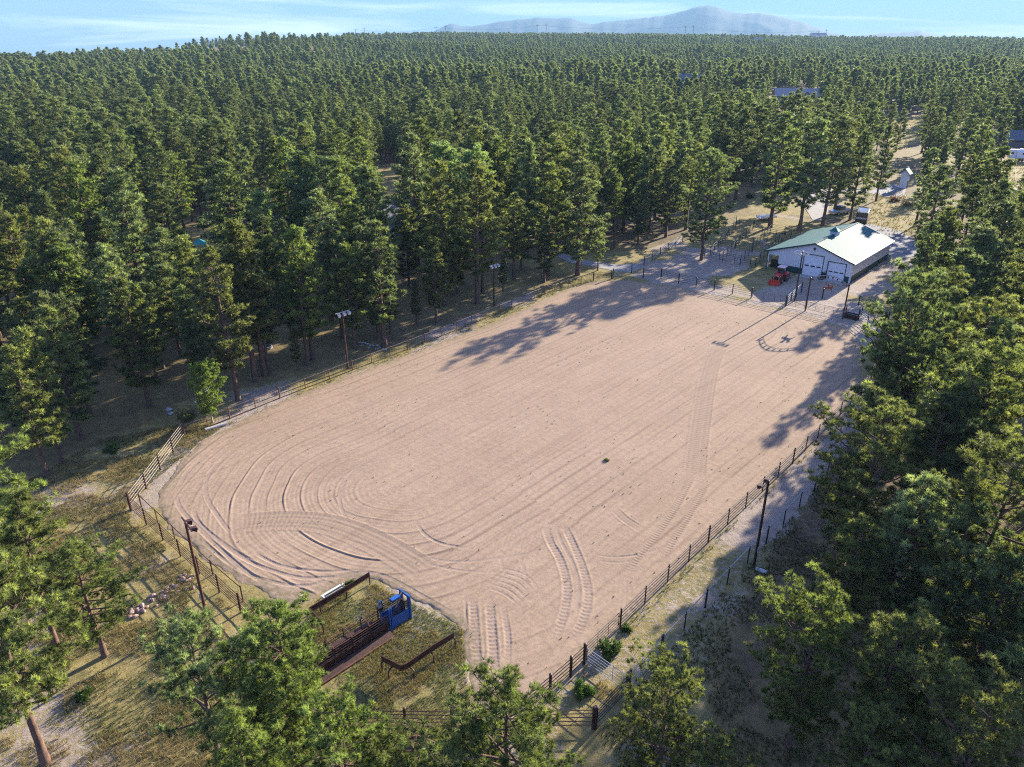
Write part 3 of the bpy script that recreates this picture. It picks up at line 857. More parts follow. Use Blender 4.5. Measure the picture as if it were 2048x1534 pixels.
far_kw = dict(tuft_n=8, m=6, L=0.62, W=0.26, r_clump=0.6, k_clump=1.5)
proto('F0', seed=21, H=15, cb=0.26, Rr=2.7, kind='spire', nb=26, **far_kw)
proto('F1', seed=22, H=15, cb=0.30, Rr=2.7, kind='ogive', nb=24, **far_kw)
proto('F2', seed=23, H=15, cb=0.22, Rr=2.9, kind='ogive', nb=26, **far_kw)
proto('F3', seed=24, H=15, cb=0.28, Rr=2.4, kind='spire', nb=24, **far_kw)
proto('P0', seed=31, H=14, cb=0.25, Rr=2.6, kind='column', nb=54, tuft_n=14, m=8, L=0.26, W=0.13, r_clump=0.55, k_clump=3.2, bark='palebark', leaf='poplar', trunk_r=0.16, up=0.9)
proto('P1', seed=32, H=14, cb=0.22, Rr=2.3, kind='column', nb=54, tuft_n=14, m=8, L=0.26, W=0.13, r_clump=0.5, k_clump=3.2, bark='palebark', leaf='poplar', trunk_r=0.16, up=0.9)
proto('B0', seed=33, H=7, cb=0.12, Rr=1.7, kind='oval', nb=60, tuft_n=12, m=7, L=0.15, W=0.075, r_clump=0.30, k_clump=5.0, bark='palebark', leaf='birch', trunk_r=0.07, up=0.8, gap=0.12)
proto('D0', seed=34, H=15, cb=0.25, Rr=2.4, kind='cone', nb=40, tuft_n=8, m=8, L=0.40, W=0.09, r_clump=0.5, k_clump=2.6, leaf='deadneedles')

TREES = []          # every tree base (x, y, crown radius) for spacing
def plant(x, y, Ht, key, label, group, cat='pine tree', name='pine_tree', wide=1.0, rz=None, color=(1, 1, 1, 1)):
    cm, tm, H0, R0 = PRO[key]
    rd = random.Random(int(x * 131 + y * 977))
    rz = rd.uniform(0, 6.28) if rz is None else rz
    e = empty(name, (x, y, tz(x, y) - 0.05), label, cat, group, rz)
    s = Ht / H0
    for nm, me in (('crown', cm), ('trunk', tm)):
        o = bpy.data.objects.new(nm, me)
        COL.objects.link(o); o.parent = e
        k = 0.5 * s + 0.5
        o.scale = (s * wide, s * wide, s)
        g_ = 1.2 if (key[0] == 'N' and x > 15) else 1.0  # near crowns on the right get a lighter colour in place of fill light
        o.color = (color[0] * g_, color[1] * g_, color[2] * g_, 1)
    TREES.append((x, y, R0 * s * wide))
    return e

OLIVE, DARK, BRIGHT, GREY = (1.10, 1.02, 0.80, 1), (0.80, 0.82, 0.82, 1), (1.0, 1.03, 0.70, 1), (1.05, 1.05, 1.12, 1)
# hand placed, by the foot of the trunk in the photo: (px, py of foot, py of tip, proto, width, colour, label)
FOOT = [
 (477, 801, 492, 'M3', 1.0, OLIVE, 'tall pine with a pale lower trunk right behind the small birch at the arena corner'),
 (299, 812, 555, 'M2', 1.0, OLIVE, 'pine with a long bare trunk standing alone in shade left of the small birch'),
 (182, 834, 590, 'M0', 1.1, DARK, 'dark pine behind the grassy clearing on the left, second trunk from the leaning pair'),
 (125, 926, 655, 'M5', 0.95, OLIVE, 'pine with long leaning trunk left of the grassy clearing, right one of two'),
 (94, 953, 690, 'M1', 1.1, OLIVE, 'slim pine with long leaning trunk left of the grassy clearing, left one of two'),
 (414, 726, 470, 'M0', 1.1, OLIVE, 'pine with a slanting bare trunk in the deep shade above the small birch'),
 (512, 762, 440, 'M1', 1.2, OLIVE, 'tall thin-trunked pine, leftmost of the close trunks left of the nearer left light pole'),
 (530, 752, 452, 'M4', 1.2, OLIVE, 'tall thin pine, middle of the close trunks left of the nearer left light pole'),
 (538, 746, 500, 'M4', 1.0, DARK, 'shorter thin pine hidden among the close trunks left of the nearer left light pole'),
 (596, 738, 650, 'M6', 1.0, OLIVE, 'small young pine with crooked trunk left of the nearer left light pole'),
 (616, 730, 452, 'M3', 1.0, BRIGHT, 'tall bright green pine with twin trunks just left of the nearer left light pole'),
 (626, 719, 475, 'M1', 1.2, BRIGHT, 'tall bright green pine close behind the twin trunks left of the nearer left light pole'),
 (685, 676, 430, 'M0', 1.1, DARK, 'dark pine with a thick reddish trunk behind the nearer left light pole'),
 (756, 677, 545, 'M6', 1.2, DARK, 'young pine with pale thin trunk behind the left fence, leftmost of three young ones'),
 (782, 668, 523, 'M6', 1.3, DARK, 'young dense pine behind the left fence, middle of three young ones'),
 (833, 647, 558, 'M6', 1.1, DARK, 'small young pine behind the left fence, rightmost of three young ones'),
 (890, 611, 322, 'M5', 1.15, OLIVE, 'very tall olive pine with a leaning trunk behind the middle of the left fence'),
 (955, 607, 322, 'M3', 1.1, OLIVE, 'very tall broad pine just left of the farther left light pole'),
 (1006, 580, 510, 'M6', 1.3, GREY, 'small grey-green pine just right of the farther left light pole'),
 (1028, 560, 385, 'M1', 1.2, OLIVE, 'tall thin pine behind the farther left light pole'),
 (1088, 565, 440, 'M6', 1.4, DARK, 'middling dark pine by the fence left of the big broad pine at the gravel lane'),
 (1155, 550, 322, 'M5', 1.35, GREY, 'big broad grey-green pine with thick trunk beside the gravel lane'),
 (1195, 541, 440, 'M3', 1.0, GREY, 'smaller pine touching the right side of the big broad pine at the gravel lane'),
 (1402, 520, 308, 'N2', 0.95, DARK, 'large dark pine with low branches standing in the yard behind the far arena fence'),
 (1540, 455, 225, 'M5', 1.25, GREY, 'tall pine with thick bare trunk behind the horse pens'),
 (1598, 462, 235, 'M3', 1.2, GREY, 'tall pine with bare trunk just behind the left slope of the barn roof'),
 (1645, 452, 232, 'M3', 1.1, GREY, 'tall broad pine close behind the middle of the barn roof'),
 (1668, 425, 238, 'M3', 1.1, OLIVE, 'tall broad pine between the barn roof and the black trailer'),
 (1700, 440, 262, 'M5', 1.0, GREY, 'olive pine with drooping boughs beside the black trailer'),
 (1752, 402, 250, 'M2', 0.95, GREY, 'pine standing in the yellow grass behind the barn'),
 (1570, 420, 215, 'M5', 1.2, GREY, 'tall dense pine in the row behind the horse pens'),
 (1470, 400, 215, 'M2', 1.2, GREY, 'tall pine behind the large dark yard pine'),
 (1210, 1300, 1240, None, 1, None, None),
 (92, 1528, 1080, 'N1', 0.95, OLIVE, 'big pine with thick scaly trunk at the bottom left corner'),
 (210, 1312, 1092, 'N3', 1.35, BRIGHT, 'small bright pine beside the dirt bank at the lower left'),
 (112, 1290, 985, 'N1', 1.0, OLIVE, 'pine with thin bare trunk at the left edge, above the big scaly trunk'),
 (35, 1200, 850, 'N3', 1.15, BRIGHT, 'bright pine cut by the left edge level with the light pole in the corner'),
 (-40, 1345, 1040, 'N0', 1.1, OLIVE, 'pine cut by the left edge, below the bright one'),
 (-60, 1120, 780, 'N1', 1.0, OLIVE, 'pine at the left edge beside the grassy clearing'),
]
for fx, fy, ty, key, wd, colr, lab in FOOT:
    if key is None: continue
    X, Y = px(fx, fy)
    plant(X, Y, height_at((fx, fy), ty), key, lab, 'pines standing round the arena', wide=wd, color=colr)
# placed by the tip of the crown in the photo with a known height: (px, py of tip, height, proto, width, colour, label)
TIP = [
 (370, 1228, 11.0, 'N3', 0.95, GREY, 'pine with visible bare trunk and open crown at the bottom, left of the dense one'),
 (545, 1205, 11.0, 'N0', 1.15, BRIGHT, 'dense bright green pine overhanging the near left roping barrier'),
 (675, 1405, 10.0, 'N2', 0.9, BRIGHT, 'bright pine covering the lower end of the rusty cattle alley'),
 (470, 1430, 11, 'N1', 0.9, BRIGHT, 'low pine at the bottom edge below the open-crowned one'),
 (1015, 1392, 11.0, 'N2', 1.2, BRIGHT, 'bright pine in the middle of the bottom edge in front of the corner fence'),
 (1340, 1345, 10.0, 'N2', 0.85, OLIVE, 'pale olive pine at the bottom right of the cross gate'),
 (1645, 1192, 10.8, 'N2', 0.95, BRIGHT, 'large bright pine with an open trunk and bare twigs at the lower right'),
 (1815, 1238, 11.5, 'N0', 0.95, OLIVE, 'olive pine touching the right of the large bright one'),
 (1985, 1395, 11.5, 'N2', 0.9, OLIVE, 'pine in the bottom right corner'),
 (1760, 1420, 9.0, 'N3', 0.9, OLIVE, 'lower pine in front of the olive pine at the bottom right'),
 (545, 1350, 8.5, 'N0', 1.1, BRIGHT, 'bright low pine at the bottom, between the open-crowned pine and the rusty alley'),
 (770, 1480, 8.0, 'N2', 1.0, BRIGHT, 'bright low pine at the bottom edge, under the rusty loading pen'),
 (900, 1478, 9.0, 'N0', 0.9, BRIGHT, 'bright pine at the bottom edge just left of the middle'),
 (1450, 1490, 8.0, 'N3', 1.0, OLIVE, 'low olive pine at the bottom edge right of the pale olive one'),
 (1900, 1320, 10.0, 'N0', 1.0, OLIVE, 'olive pine right of the olive pine at the lower right'),
 (1838, 938, 13.5, 'N1', 1.2, GREY, 'large grey-green pine on the right above the large bright one'),
 (1725, 1035, 10.5, 'N0', 0.95, OLIVE, 'broad pine beside the right-side light pole'),
 (1775, 815, 13.5, 'N2', 1.05, OLIVE, 'broad round-topped pine right of the end of the right fence'),
 (1905, 790, 13.5, 'N0', 1.05, DARK, 'dark round pine next to the right of the round-topped one'),
 (1715, 905, 9.5, 'N3', 0.9, DARK, 'dark low pine leaning over the outer single-rail fence'),
 (1850, 552, 18.0, 'N2', 0.82, DARK, 'very large dark pine hiding the far right corner of the arena'),
 (1812, 650, 13.0, 'N3', 0.9, DARK, 'dark lower pine on the arena side of the very large dark one'),
 (1940, 500, 16.0, 'M3', 1.15, GREY, 'broad pine on the right of the drive, level with the barn'),
 (1975, 455, 17.0, 'M5', 1.2, GREY, 'broad pine on the right, beyond the one level with the barn'),
 (1888, 425, 13.0, 'M3', 1.1, DARK, 'dark pine at the right of the grey drive'),
 (1990, 600, 16.5, 'N0', 1.0, OLIVE, 'olive pine at the right, behind the very large dark one'),
 (2010, 700, 16.0, 'N2', 1.0, OLIVE, 'pine near the right edge above the dark round pine'),
 (1960, 720, 14.0, 'N3', 1.1, OLIVE, 'thick olive pine behind the dark round pine'),
 (2035, 640, 16.0, 'N1', 1.1, DARK, 'pine cut by the right edge, level with the arch gate'),
 (2040, 900, 16.0, 'N2', 1.0, OLIVE, 'broad pine cut by the right edge, above the shaded slope'),
 (2030, 1110, 12.0, 'N0', 1.0, DARK, 'dark pine cut by the right edge at the shaded slope'),
 (1945, 1010, 13.0, 'N3', 1.0, DARK, 'dark open pine beside the large grey-green one'),
 (1866, 295, 16.0, 'M3', 1.1, GREY, 'pine at the right of the yellow meadow'),
 (1945, 228, 18.0, 'M0', 1.4, GREY, 'tall broad-shouldered pine rising left of the white camper'),
 (1890, 330, 17.0, 'M5', 1.2, GREY, 'pine in front of the small tower shed'),
 (1960, 370, 16.0, 'M3', 1.2, DARK, 'dark round pine below the white camper'),
]
for tx, ty, Ht, key, wd, colr, lab in TIP:
    X, Y = px(tx, ty, Ht)
    plant(X, Y, Ht, key, lab, 'pines standing round the arena', wide=wd, color=colr)
for uu, vv, Ht, key, wd, colr, lab in [
    (66, 13.5, 13.5, 'N0', 0.85, DARK, 'dark pine just below the very large dark one, beside the outer fence'),
    (73, 16, 15.0, 'N1', 0.9, DARK, 'tall dark pine at the near foot of the very large dark one'),
    (81, 15.5, 15.5, 'N0', 0.95, OLIVE, 'full olive pine tucked behind the very large dark one'),
    (90, 17.5, 15.0, 'M3', 1.0, DARK, 'round dark pine level with the far corner of the arena'),
    (109, 23.5, 14.5, 'M3', 0.85, DARK, 'pine standing just beyond the far right arena corner'),
    (120, 24.5, 14.5, 'M5', 0.9, OLIVE, 'pine right of the pale rocks beside the barn'),
    (97, 10.0, 15.5, 'M5', 1.1, OLIVE, 'full pine right of the far arena corner'),
    (58, 8.0, 13.5, 'N3', 1.0, OLIVE, 'open pine in the shaded trees right of the right-side light pole')]:
    plant(uu * math.cos(R(48)) - vv * math.sin(R(48)), uu * math.sin(R(48)) + vv * math.cos(R(48)), Ht, key, lab, 'pines standing round the arena', wide=wd, color=colr)
for tx, ty, Ht, key, wd, lab in [
    (600, 318, 17, 'P0', 1.1, 'light green poplar, leftmost of the three poplars in the left forest'),
    (672, 318, 16, 'P1', 1.1, 'light green poplar, middle of the three poplars in the left forest'),
    (737, 350, 14, 'P0', 1.0, 'light green poplar, rightmost of the three poplars in the left forest'),
    (518, 385, 13, 'P1', 0.9, 'shorter pale poplar below the three poplars'),
    (886, 290, 18, 'P1', 1.1, 'vivid green poplar above the two very tall pines, the left one'),
    (946, 310, 17, 'P0', 1.0, 'vivid green poplar above the two very tall pines, the right one'),
    (1520, 152, 15, 'P0', 1.6, 'vivid green poplar beside the far tan house')]:
    X, Y = px(tx, ty, Ht)
    plant(X, Y, Ht, key, lab, 'poplars in the pine forest', cat='poplar', name='poplar_tree', wide=wd, color=(1.55, 1.6, 1.45, 1))
X, Y = px(425, 845)
plant(X, Y, 6.6, 'B0', 'small yellow-green birch at the left corner of the arena fence', None, cat='birch', name='birch_tree', wide=1.0)
X, Y = px(680, 165, 16)
plant(X, Y, 15, 'D0', 'dead red-brown pine standing in the left forest', None, cat='dead pine', name='dead_pine_tree', wide=1.1)

# natural scatter
POPS = [px(x_, y_, h_) for x_, y_, h_ in ((600, 318, 17), (672, 318, 16), (737, 350, 14), (518, 385, 13), (886, 290, 18), (946, 310, 17))]
HOUSE_CLR = [(184, 514, 30), (172, 262, 26), (129, 192, 14), (104, 201, 10)]
rng = np.random.default_rng(77)
pts = []
def scatter(r0, r1, s, jitter=0.46):
    out = []
    xs = np.arange(-r1 * 0.86, r1 * 0.86, s)
    ys = np.arange(-20 if r0 == 0 else r0 * 0.55, r1, s)
    A, B_ = np.meshgrid(xs, ys)
    A = A + (np.arange(len(ys)) % 2)[:, None] * s * 0.5
    A = A.ravel() + rng.uniform(-jitter, jitter, A.size) * s
    B_ = B_.ravel() + rng.uniform(-jitter, jitter, B_.size) * s
    r = np.hypot(A, B_)
    m = (r >= r0) & (r < r1)
    A, B_ = A[m], B_[m]
    tx_, ty_ = project(A, np.maximum(B_, 1), terrain(A, B_))
    m = (tx_ > -330) & (tx_ < 2400) & ((B_ > 24) | (A > 25))
    return np.stack([A[m], B_[m]], -1)
bands = [(0, 170, 5.6), (170, 320, 6.2), (320, 600, 7.6), (600, 1100, 8.6), (1100, 1800, 10.8), (1800, 2750, 13.2)]
allp = np.concatenate([scatter(*b_) for b_ in bands])
Xa, Ya = allp[:, 0], allp[:, 1]
ok = ~in_poly(Xa, Ya, CLEAR)
for mpoly in MEADOWS:
    ok &= ~in_poly(Xa, Ya, mpoly)
ra = np.hypot(Xa, Ya)
pa, pya = project(Xa, np.maximum(Ya, 5), 0 * Xa)
dens = fbm(Xa / 45, Ya / 45, 101, 3)
ok &= (dens > 0.35) | (rng.random(len(Xa)) < 0.35)
ok &= rng.random(len(Xa)) < np.where((pa > 1480) & (ra > 170) & (ra < 400), 0.72, 0.93)
ok &= ~((pa > 335) & (pa < 690) & (ra > 900) & (rng.random(len(Xa)) > np.where(pa > 500, 0.42, 0.16)))
ok &= ~((ra > 0) & (Ya < 22))
ok &= ~((Xa > 12) & (Ya < 85) & (rng.random(len(Xa)) < 0.38))
for hx, hy_, hr in HOUSE_CLR: ok &= np.hypot(Xa - hx, Ya - hy_) > hr
# keep the arena's right edge, and the places the photo shows in sun, free of stray crowns
bx_ = [(480, 1830), (560, 1830), (640, 1745), (700, 1738), (800, 1722), (860, 1680), (1000, 1650), (1100, 1625), (1180, 1570), (1300, 1500), (1534, 1480)]
for zz in (13.0, 9.0, 5.0):
    qx, qy = project(Xa, np.maximum(Ya, 5), zz)
    dd_ = np.hypot(Xa, Ya)
    lim = np.interp(qy, [b_[0] for b_ in bx_], [b_[1] for b_ in bx_])
    ok &= ~((pa > 1250) & (Xa > 0) & (dd_ < 200) & (qy > 470) & (qx - 3.2 * FPX / np.hypot(dd_, 26) < lim) & (Ya < 150) & ((Xa > 20) | (Ya < 60)))
SUNNY = pxs([(1600, 660), (1560, 690), (1650, 670), (1690, 700), (1640, 600), (1660, 575), (1690, 625), (1620, 740), (1700, 690), (1500, 560), (1460, 575), (1240, 640), (1200, 580), (1800, 410), (1780, 440),
             (1790, 260), (1820, 300), (1500, 440), (1460, 450)])
SUNZ = [0] * len(SUNNY)
for a_ in (0, 3, 6, 9, 12.5):
    for b_ in (1, 9, 18):
        SUNNY.append((54.9 + a_ * math.cos(R(138.5)) + b_ * math.cos(R(48.5)), 116.2 + a_ * math.sin(R(138.5)) + b_ * math.sin(R(48.5)))); SUNZ.append(3.6)
SX, SY = math.cos(R(SUN_AZ)), math.sin(R(SUN_AZ))
for (ux, uy), uz in zip(SUNNY, SUNZ):
    al_ = (Xa - ux) * SX + (Ya - uy) * SY
    la_ = np.abs(-(Xa - ux) * SY + (Ya - uy) * SX)
    ok &= ~((al_ > -1) & (al_ < (19 - uz) / 0.315) & (la_ < 3.6))
# open windows through the forest where the photo shows ground, roofs and vehicles: (x0, x1, y0, y1, distance)
WIN = [(1765, 1840, 240, 300, 300), (1548, 1638, 160, 184, 540), (1356, 1408, 130, 146, 700), (2004, 2050, 286, 316, 245), (1755, 1820, 385, 440, 200), (2016, 2048, 376, 396, 186), (1801, 1809, 340, 366, 195),
       (766, 785, 398, 425, 165), (752, 796, 325, 385, 215), (394, 428, 495, 515, 150), (940, 962, 248, 258, 330), (1112, 1225, 505, 542, 150), (1610, 1650, 385, 430, 170), (1515, 1545, 428, 444, 160), (1695, 1730, 405, 440, 172), (150, 400, 870, 960, 70)]
Hg = 15.5
for zz in (14.5, 11.5, 8.5, 6.0):
    qx, qy = project(Xa, np.maximum(Ya, 5), terrain(Xa, Ya) + zz)
    hw = (0.6 if zz > 13 else np.where(pa < 1250, 1.2, 1.9)) * FPX / np.hypot(Xa, Ya)
    hv = 1.0 * FPX / np.hypot(Xa, Ya)
    for (x0_, x1_, y0_, y1_, dd2) in WIN:
        ok &= ~((np.hypot(Xa, Ya) < dd2) & (qx + hw > x0_) & (qx - hw < x1_) & (qy + hv > y0_) & (qy - hv < y1_))
allp = allp[ok]; ra = ra[ok]
# not in the crowns of the placed trees
T0 = np.array(TREES)
nearm = np.nonzero(ra < 330)[0]
bad = np.zeros(len(allp), bool)
for i in nearm:
    if (np.hypot(T0[:, 0] - allp[i, 0], T0[:, 1] - allp[i, 1]) < T0[:, 2] * 0.55 + 2.2).any(): bad[i] = True
    if any(0 < (px_ - allp[i, 0]) * 0 + (py_ - allp[i, 1]) < 16 and abs((px_ - allp[i, 0]) - (py_ - allp[i, 1]) * px_ / py_) < 3.0 for px_, py_ in POPS): bad[i] = True
allp = allp[~bad]; ra = ra[~bad]
order = np.argsort(ra); allp = allp[order]; ra = ra[order]
zt = terrain(allp[:, 0], allp[:, 1])
Ht = rng.uniform(0.66, 1.28, len(allp)) * np.where(ra > 1000, 13.5, 14.8)
Ht = Ht * (0.74 + 0.52 * fbm(allp[:, 0] / 70, allp[:, 1] / 70, 303, 3))
Ht = Ht * np.where((allp[:, 0] < 0) & (ra < 300), 1.12, 1.0)
Ht = np.where(rng.random(len(allp)) < 0.18, Ht * 0.62, Ht)
tipx, tipy = project(allp[:, 0], allp[:, 1], zt + Ht * 0.9)
inframe = (tipx > -15) & (tipx < 2063) & (tipy > 0) & (tipy < 1560)
n_ind = 300 - sum(1 for _ in TREES)
ind = np.nonzero(inframe)[0][:n_ind]
isind = np.zeros(len(allp), bool); isind[ind] = True
seen_labels = set()
def zone_words(xp, yp):
    if yp > 1000: return 'at the bottom right' if xp > 1024 else 'at the bottom left'
    rows_ = ['far back', 'well back', 'in the middle depth', 'near the front', 'at the front']
    row = rows_[min(4, max(0, int((yp - 150) / (90 if yp < 600 else 110))))]
    cols_ = ['by the left edge', 'left of the small birch', 'above the small birch', 'above the nearer left pole', 'left of the poplars', 'behind the poplars', 'above the farther left pole', 'above the gravel lane',
             'left of the yard pine', 'above the yard pine', 'above the horse pens', 'above the barn', 'above the meadow', 'left of the camper', 'by the right edge']
    edges = [0, 150, 300, 430, 560, 680, 800, 960, 1100, 1250, 1390, 1500, 1610, 1760, 1930, 2200]
    c_ = next((k for k in range(15) if xp < edges[k + 1]), 14)
    return f'{row}, {cols_[c_]}'
shape_w = {'M0': 'oval', 'M1': 'slim', 'M2': 'pointed', 'M3': 'round-topped', 'M4': 'high-crowned', 'M5': 'full', 'M6': 'narrow', 'N0': 'full', 'N1': 'pointed', 'N2': 'round-topped', 'N3': 'open'}
for q, i in enumerate(ind):
    x, y = allp[i]
    rr = random.Random(int(i) * 7 + 3)
    near_t = ra[i] < 62
    zn = zone_words(tipx[i], tipy[i])
    size = 'low' if Ht[i] < 11 else 'tall' if Ht[i] > 16 else 'middling'
    for tries in range(60):
        key = rr.choice(['N0', 'N1', 'N3', 'N2'] if near_t else ['M0', 'M0', 'M1', 'M2', 'M2', 'M3', 'M4', 'M5', 'M5', 'M6'])
        cname, colr = rr.choice([('olive', OLIVE), ('dark green', DARK), ('green', (1, 1, 1, 1)), ('grey-green', GREY), ('pale green', BRIGHT)])
        lab = f"{size} {shape_w[key]} {cname} pine {zn}"
        if lab not in seen_labels: break
    seen_labels.add(lab)
    plant(x, y, Ht[i], key, lab, 'pines of the surrounding forest', wide=rr.uniform(0.95, 1.25), color=colr)

# the remaining thousands of pines: one stuff object, instanced on a point cloud
def combined(key):
    cm, tm, H0, R0 = PRO[key]
    cv = np.empty(len(cm.vertices) * 3, np.float32); cm.vertices.foreach_get('co', cv)
    tv = np.empty(len(tm.vertices) * 3, np.float32); tm.vertices.foreach_get('co', tv)
    tt = np.empty(len(cm.vertices), np.float32); cm.attributes['tint'].data.foreach_get('value', tt)
    nf = len(cm.polygons)
    TF = np.array([p.vertices[:] for p in tm.polygons])
    tri = np.concatenate([TF[:, [0, 1, 2]], TF[:, [0, 2, 3]]]) + len(tt)
    F = np.concatenate([np.arange(len(tt)).reshape(-1, 3), tri])
    me_ = np_mesh('pine', np.concatenate([cv.reshape(-1, 3), tv.reshape(-1, 3)]), F, [M['needles'], M['bark']],
                  {'tint': np.concatenate([tt, np.zeros(len(tm.vertices))])}, mat_idx=np.concatenate([np.zeros(nf), np.ones(len(tri))]))
    return bpy.data.objects.new('pine_' + key, me_)
keys = ['M0', 'M1', 'M2', 'M3', 'M5', 'F0', 'F1', 'F2', 'F3']
srcs = [combined(k) for k in keys]
rest = np.nonzero(~isind)[0]
P_ = allp[rest]; rr_ = ra[rest]
pidx = np.where(rr_ < 420, rng.integers(0, 5, len(rest)), rng.integers(5, 9, len(rest)))
sc_ = Ht[rest] / np.where(pidx < 5, 16, 15)
wide_ = rng.uniform(0.95, 1.3, len(rest)) * np.interp(rr_, [300, 600, 1100, 1800, 2700], [1.0, 1.05, 1.15, 1.35, 1.6])
fm = bpy.data.meshes.new('pine_forest')
fm.vertices.add(len(P_))
fm.vertices.foreach_set('co', np.stack([P_[:, 0], P_[:, 1], zt[rest] - 0.1], -1).astype(np.float32).ravel())
a = fm.attributes.new('idx', 'INT', 'POINT'); a.data.foreach_set('value', pidx.astype(np.int32))
a = fm.attributes.new('rz', 'FLOAT', 'POINT'); a.data.foreach_set('value', rng.uniform(0, 6.28, len(P_)).astype(np.float32))
a = fm.attributes.new('scv', 'FLOAT_VECTOR', 'POINT'); a.data.foreach_set('vector', np.stack([sc_ * wide_, sc_ * wide_, sc_], -1).astype(np.float32).ravel())
fm.update()
fo = link('pine_forest', fm)
tag(fo, 'dense pine forest stretching away to the horizon', kind='stuff')
ng = bpy.data.node_groups.new('forest', 'GeometryNodeTree')
ng.interface.new_socket('Geometry', in_out='INPUT', socket_type='NodeSocketGeometry')
ng.interface.new_socket('Geometry', in_out='OUTPUT', socket_type='NodeSocketGeometry')
gn, gl = ng.nodes, ng.links
gi, go = gn.new('NodeGroupInput'), gn.new('NodeGroupOutput')
jn = gn.new('GeometryNodeJoinGeometry')
def named(nm, ty):
    a_ = gn.new('GeometryNodeInputNamedAttribute'); a_.data_type = ty; a_.inputs['Name'].default_value = nm
    return a_.outputs['Attribute']
cur = None
gidx = named('idx', 'INT')
for k, so in enumerate(srcs):
    oi = gn.new('GeometryNodeObjectInfo'); oi.inputs['Object'].default_value = so; oi.inputs['As Instance'].default_value = True
    cmpn = gn.new('FunctionNodeCompare'); cmpn.data_type = 'INT'; cmpn.operation = 'EQUAL'
    isock = [s_ for s_ in cmpn.inputs if s_.type == 'INT']
    gl.new(gidx, isock[0]); isock[1].default_value = k
    ip = gn.new('GeometryNodeInstanceOnPoints')
    gl.new(gi.outputs[0], ip.inputs['Points']); gl.new(cmpn.outputs[0], ip.inputs['Selection'])
    gl.new(oi.outputs['Geometry'], ip.inputs['Instance'])
    er = gn.new('ShaderNodeCombineXYZ')
    gl.new(named('rz', 'FLOAT'), er.inputs['Z'])
    e2r = gn.new('FunctionNodeEulerToRotation'); gl.new(er.outputs[0], e2r.inputs[0])
    gl.new(e2r.outputs[0], ip.inputs['Rotation'])
    gl.new(named('scv', 'FLOAT_VECTOR'), ip.inputs['Scale'])
    gl.new(ip.outputs['Instances'], jn.inputs[0])
gl.new(jn.outputs[0], go.inputs[0])
md = fo.modifiers.new('scatter', 'NODES'); md.node_group = ng
print('trees individual', len(TREES), 'forest', len(P_))

# ------------------------------------------------------------------ fences
def run_points(path, step):
    """evenly spaced posts between the given corners (corners always get a post)"""
    out = []
    for a, b_ in zip(path[:-1], path[1:]):
        L = math.dist(a, b_); k = max(1, round(L / step))
        for i in range(k): out.append((a[0] + (b_[0] - a[0]) * i / k, a[1] + (b_[1] - a[1]) * i / k))
    out.append(path[-1])
    return out

def fence(name, path_px, label, rails, Hf, step=3.0, post='rust', rail='rust', pr=0.06, rr=0.028, ph=None, group='pipe fences round the arena', cat='fence', mesh=False, bigend=(), toprail=None, world=None):
    path = world if world else pxs(path_px)
    e = empty(name, (path[0][0], path[0][1], 0.0), label, cat, group)
    posts = run_points(path, step)
    corners = set(range(0))
    for i, p in enumerate(posts):
        big = any(math.dist(p, c) < 0.05 for c in path)
        mb = MB()
        r_ = pr * (1.35 if big else 1.0)
        top = (ph or Hf) + (0.12 if big else 0.04)
        mb.tube((p[0], p[1], -0.15), (p[0], p[1], top), r_, n=8)
        mb.tube((p[0], p[1], top), (p[0], p[1], top + 0.03), r_ * 1.12, r_ * 0.5, n=8)
        mb.build('post', M[post], e)
    for j, z in enumerate(rails):
        mb = MB()
        r_ = toprail[1] if (toprail and j == len(rails) - 1) else rr
        for a, b_ in zip(posts[:-1], posts[1:]):
            sag = 0.0
            mb.tube((a[0], a[1], z), (b_[0], b_[1], z), r_, n=6)
        mb.build('rail', M[toprail[0]] if (toprail and j == len(rails) - 1) else M[rail], e)
    if mesh:
        mb = MB()
        for a, b_ in zip(posts[:-1], posts[1:]):
            L = math.dist(a, b_); k = int(L / 0.30)
            for i in range(1, k):
                x, y = a[0] + (b_[0] - a[0]) * i / k, a[1] + (b_[1] - a[1]) * i / k
                mb.bar((x, y, 0.05), (x, y, Hf - 0.03), 0.011, 0.011)
            for z in (0.08, 0.3, 0.52, 0.74, 0.96, 1.15):
                mb.bar((a[0], a[1], z), (b_[0], b_[1], z), 0.011, 0.011)
        mb.build('wire_mesh', M['rust'], e)
    return e

def gate(path_px, label, n_r=6, Hf=1.45, mtl='greyrail', group='swing gates of the arena', z0=0.25, world=None, braces=2, post=None):
    a, b_ = world if world else pxs(path_px)
    e = empty('pipe_gate', (a[0], a[1], 0), label, 'gate', group)
    mb = MB()
    for z in (z0, Hf): mb.tube((*a, z), (*b_, z), 0.026, n=6)
    for p in (a, b_): mb.tube((*p, z0), (*p, Hf), 0.026, n=6)
    mb.build('gate_frame', M[mtl], e)
    for k in range(1, n_r - 1):
        z = z0 + (Hf - z0) * k / (n_r - 1)
        MB().tube((*a, z), (*b_, z), 0.018, n=6).build('rail', M[mtl], e)
    for k in range(braces):
        t = (k + 1) / (braces + 1)
        q = (a[0] + (b_[0] - a[0]) * t, a[1] + (b_[1] - a[1]) * t)
        MB().bar((*q, z0), (*q, Hf), 0.03, 0.03).build('brace', M[mtl], e)
    MB().tube((a[0], a[1], 0.5), (a[0], a[1], 0.6), 0.05, n=8).tube((a[0], a[1], 1.15), (a[0], a[1], 1.25), 0.05, n=8).build('hinge', M['black'], e)
    for p in (a, b_) if post else ():
        MB().tube((*p, -0.1), (*p, Hf + 0.2), 0.08, n=8).build('gate_post', M[post], e)
    return e

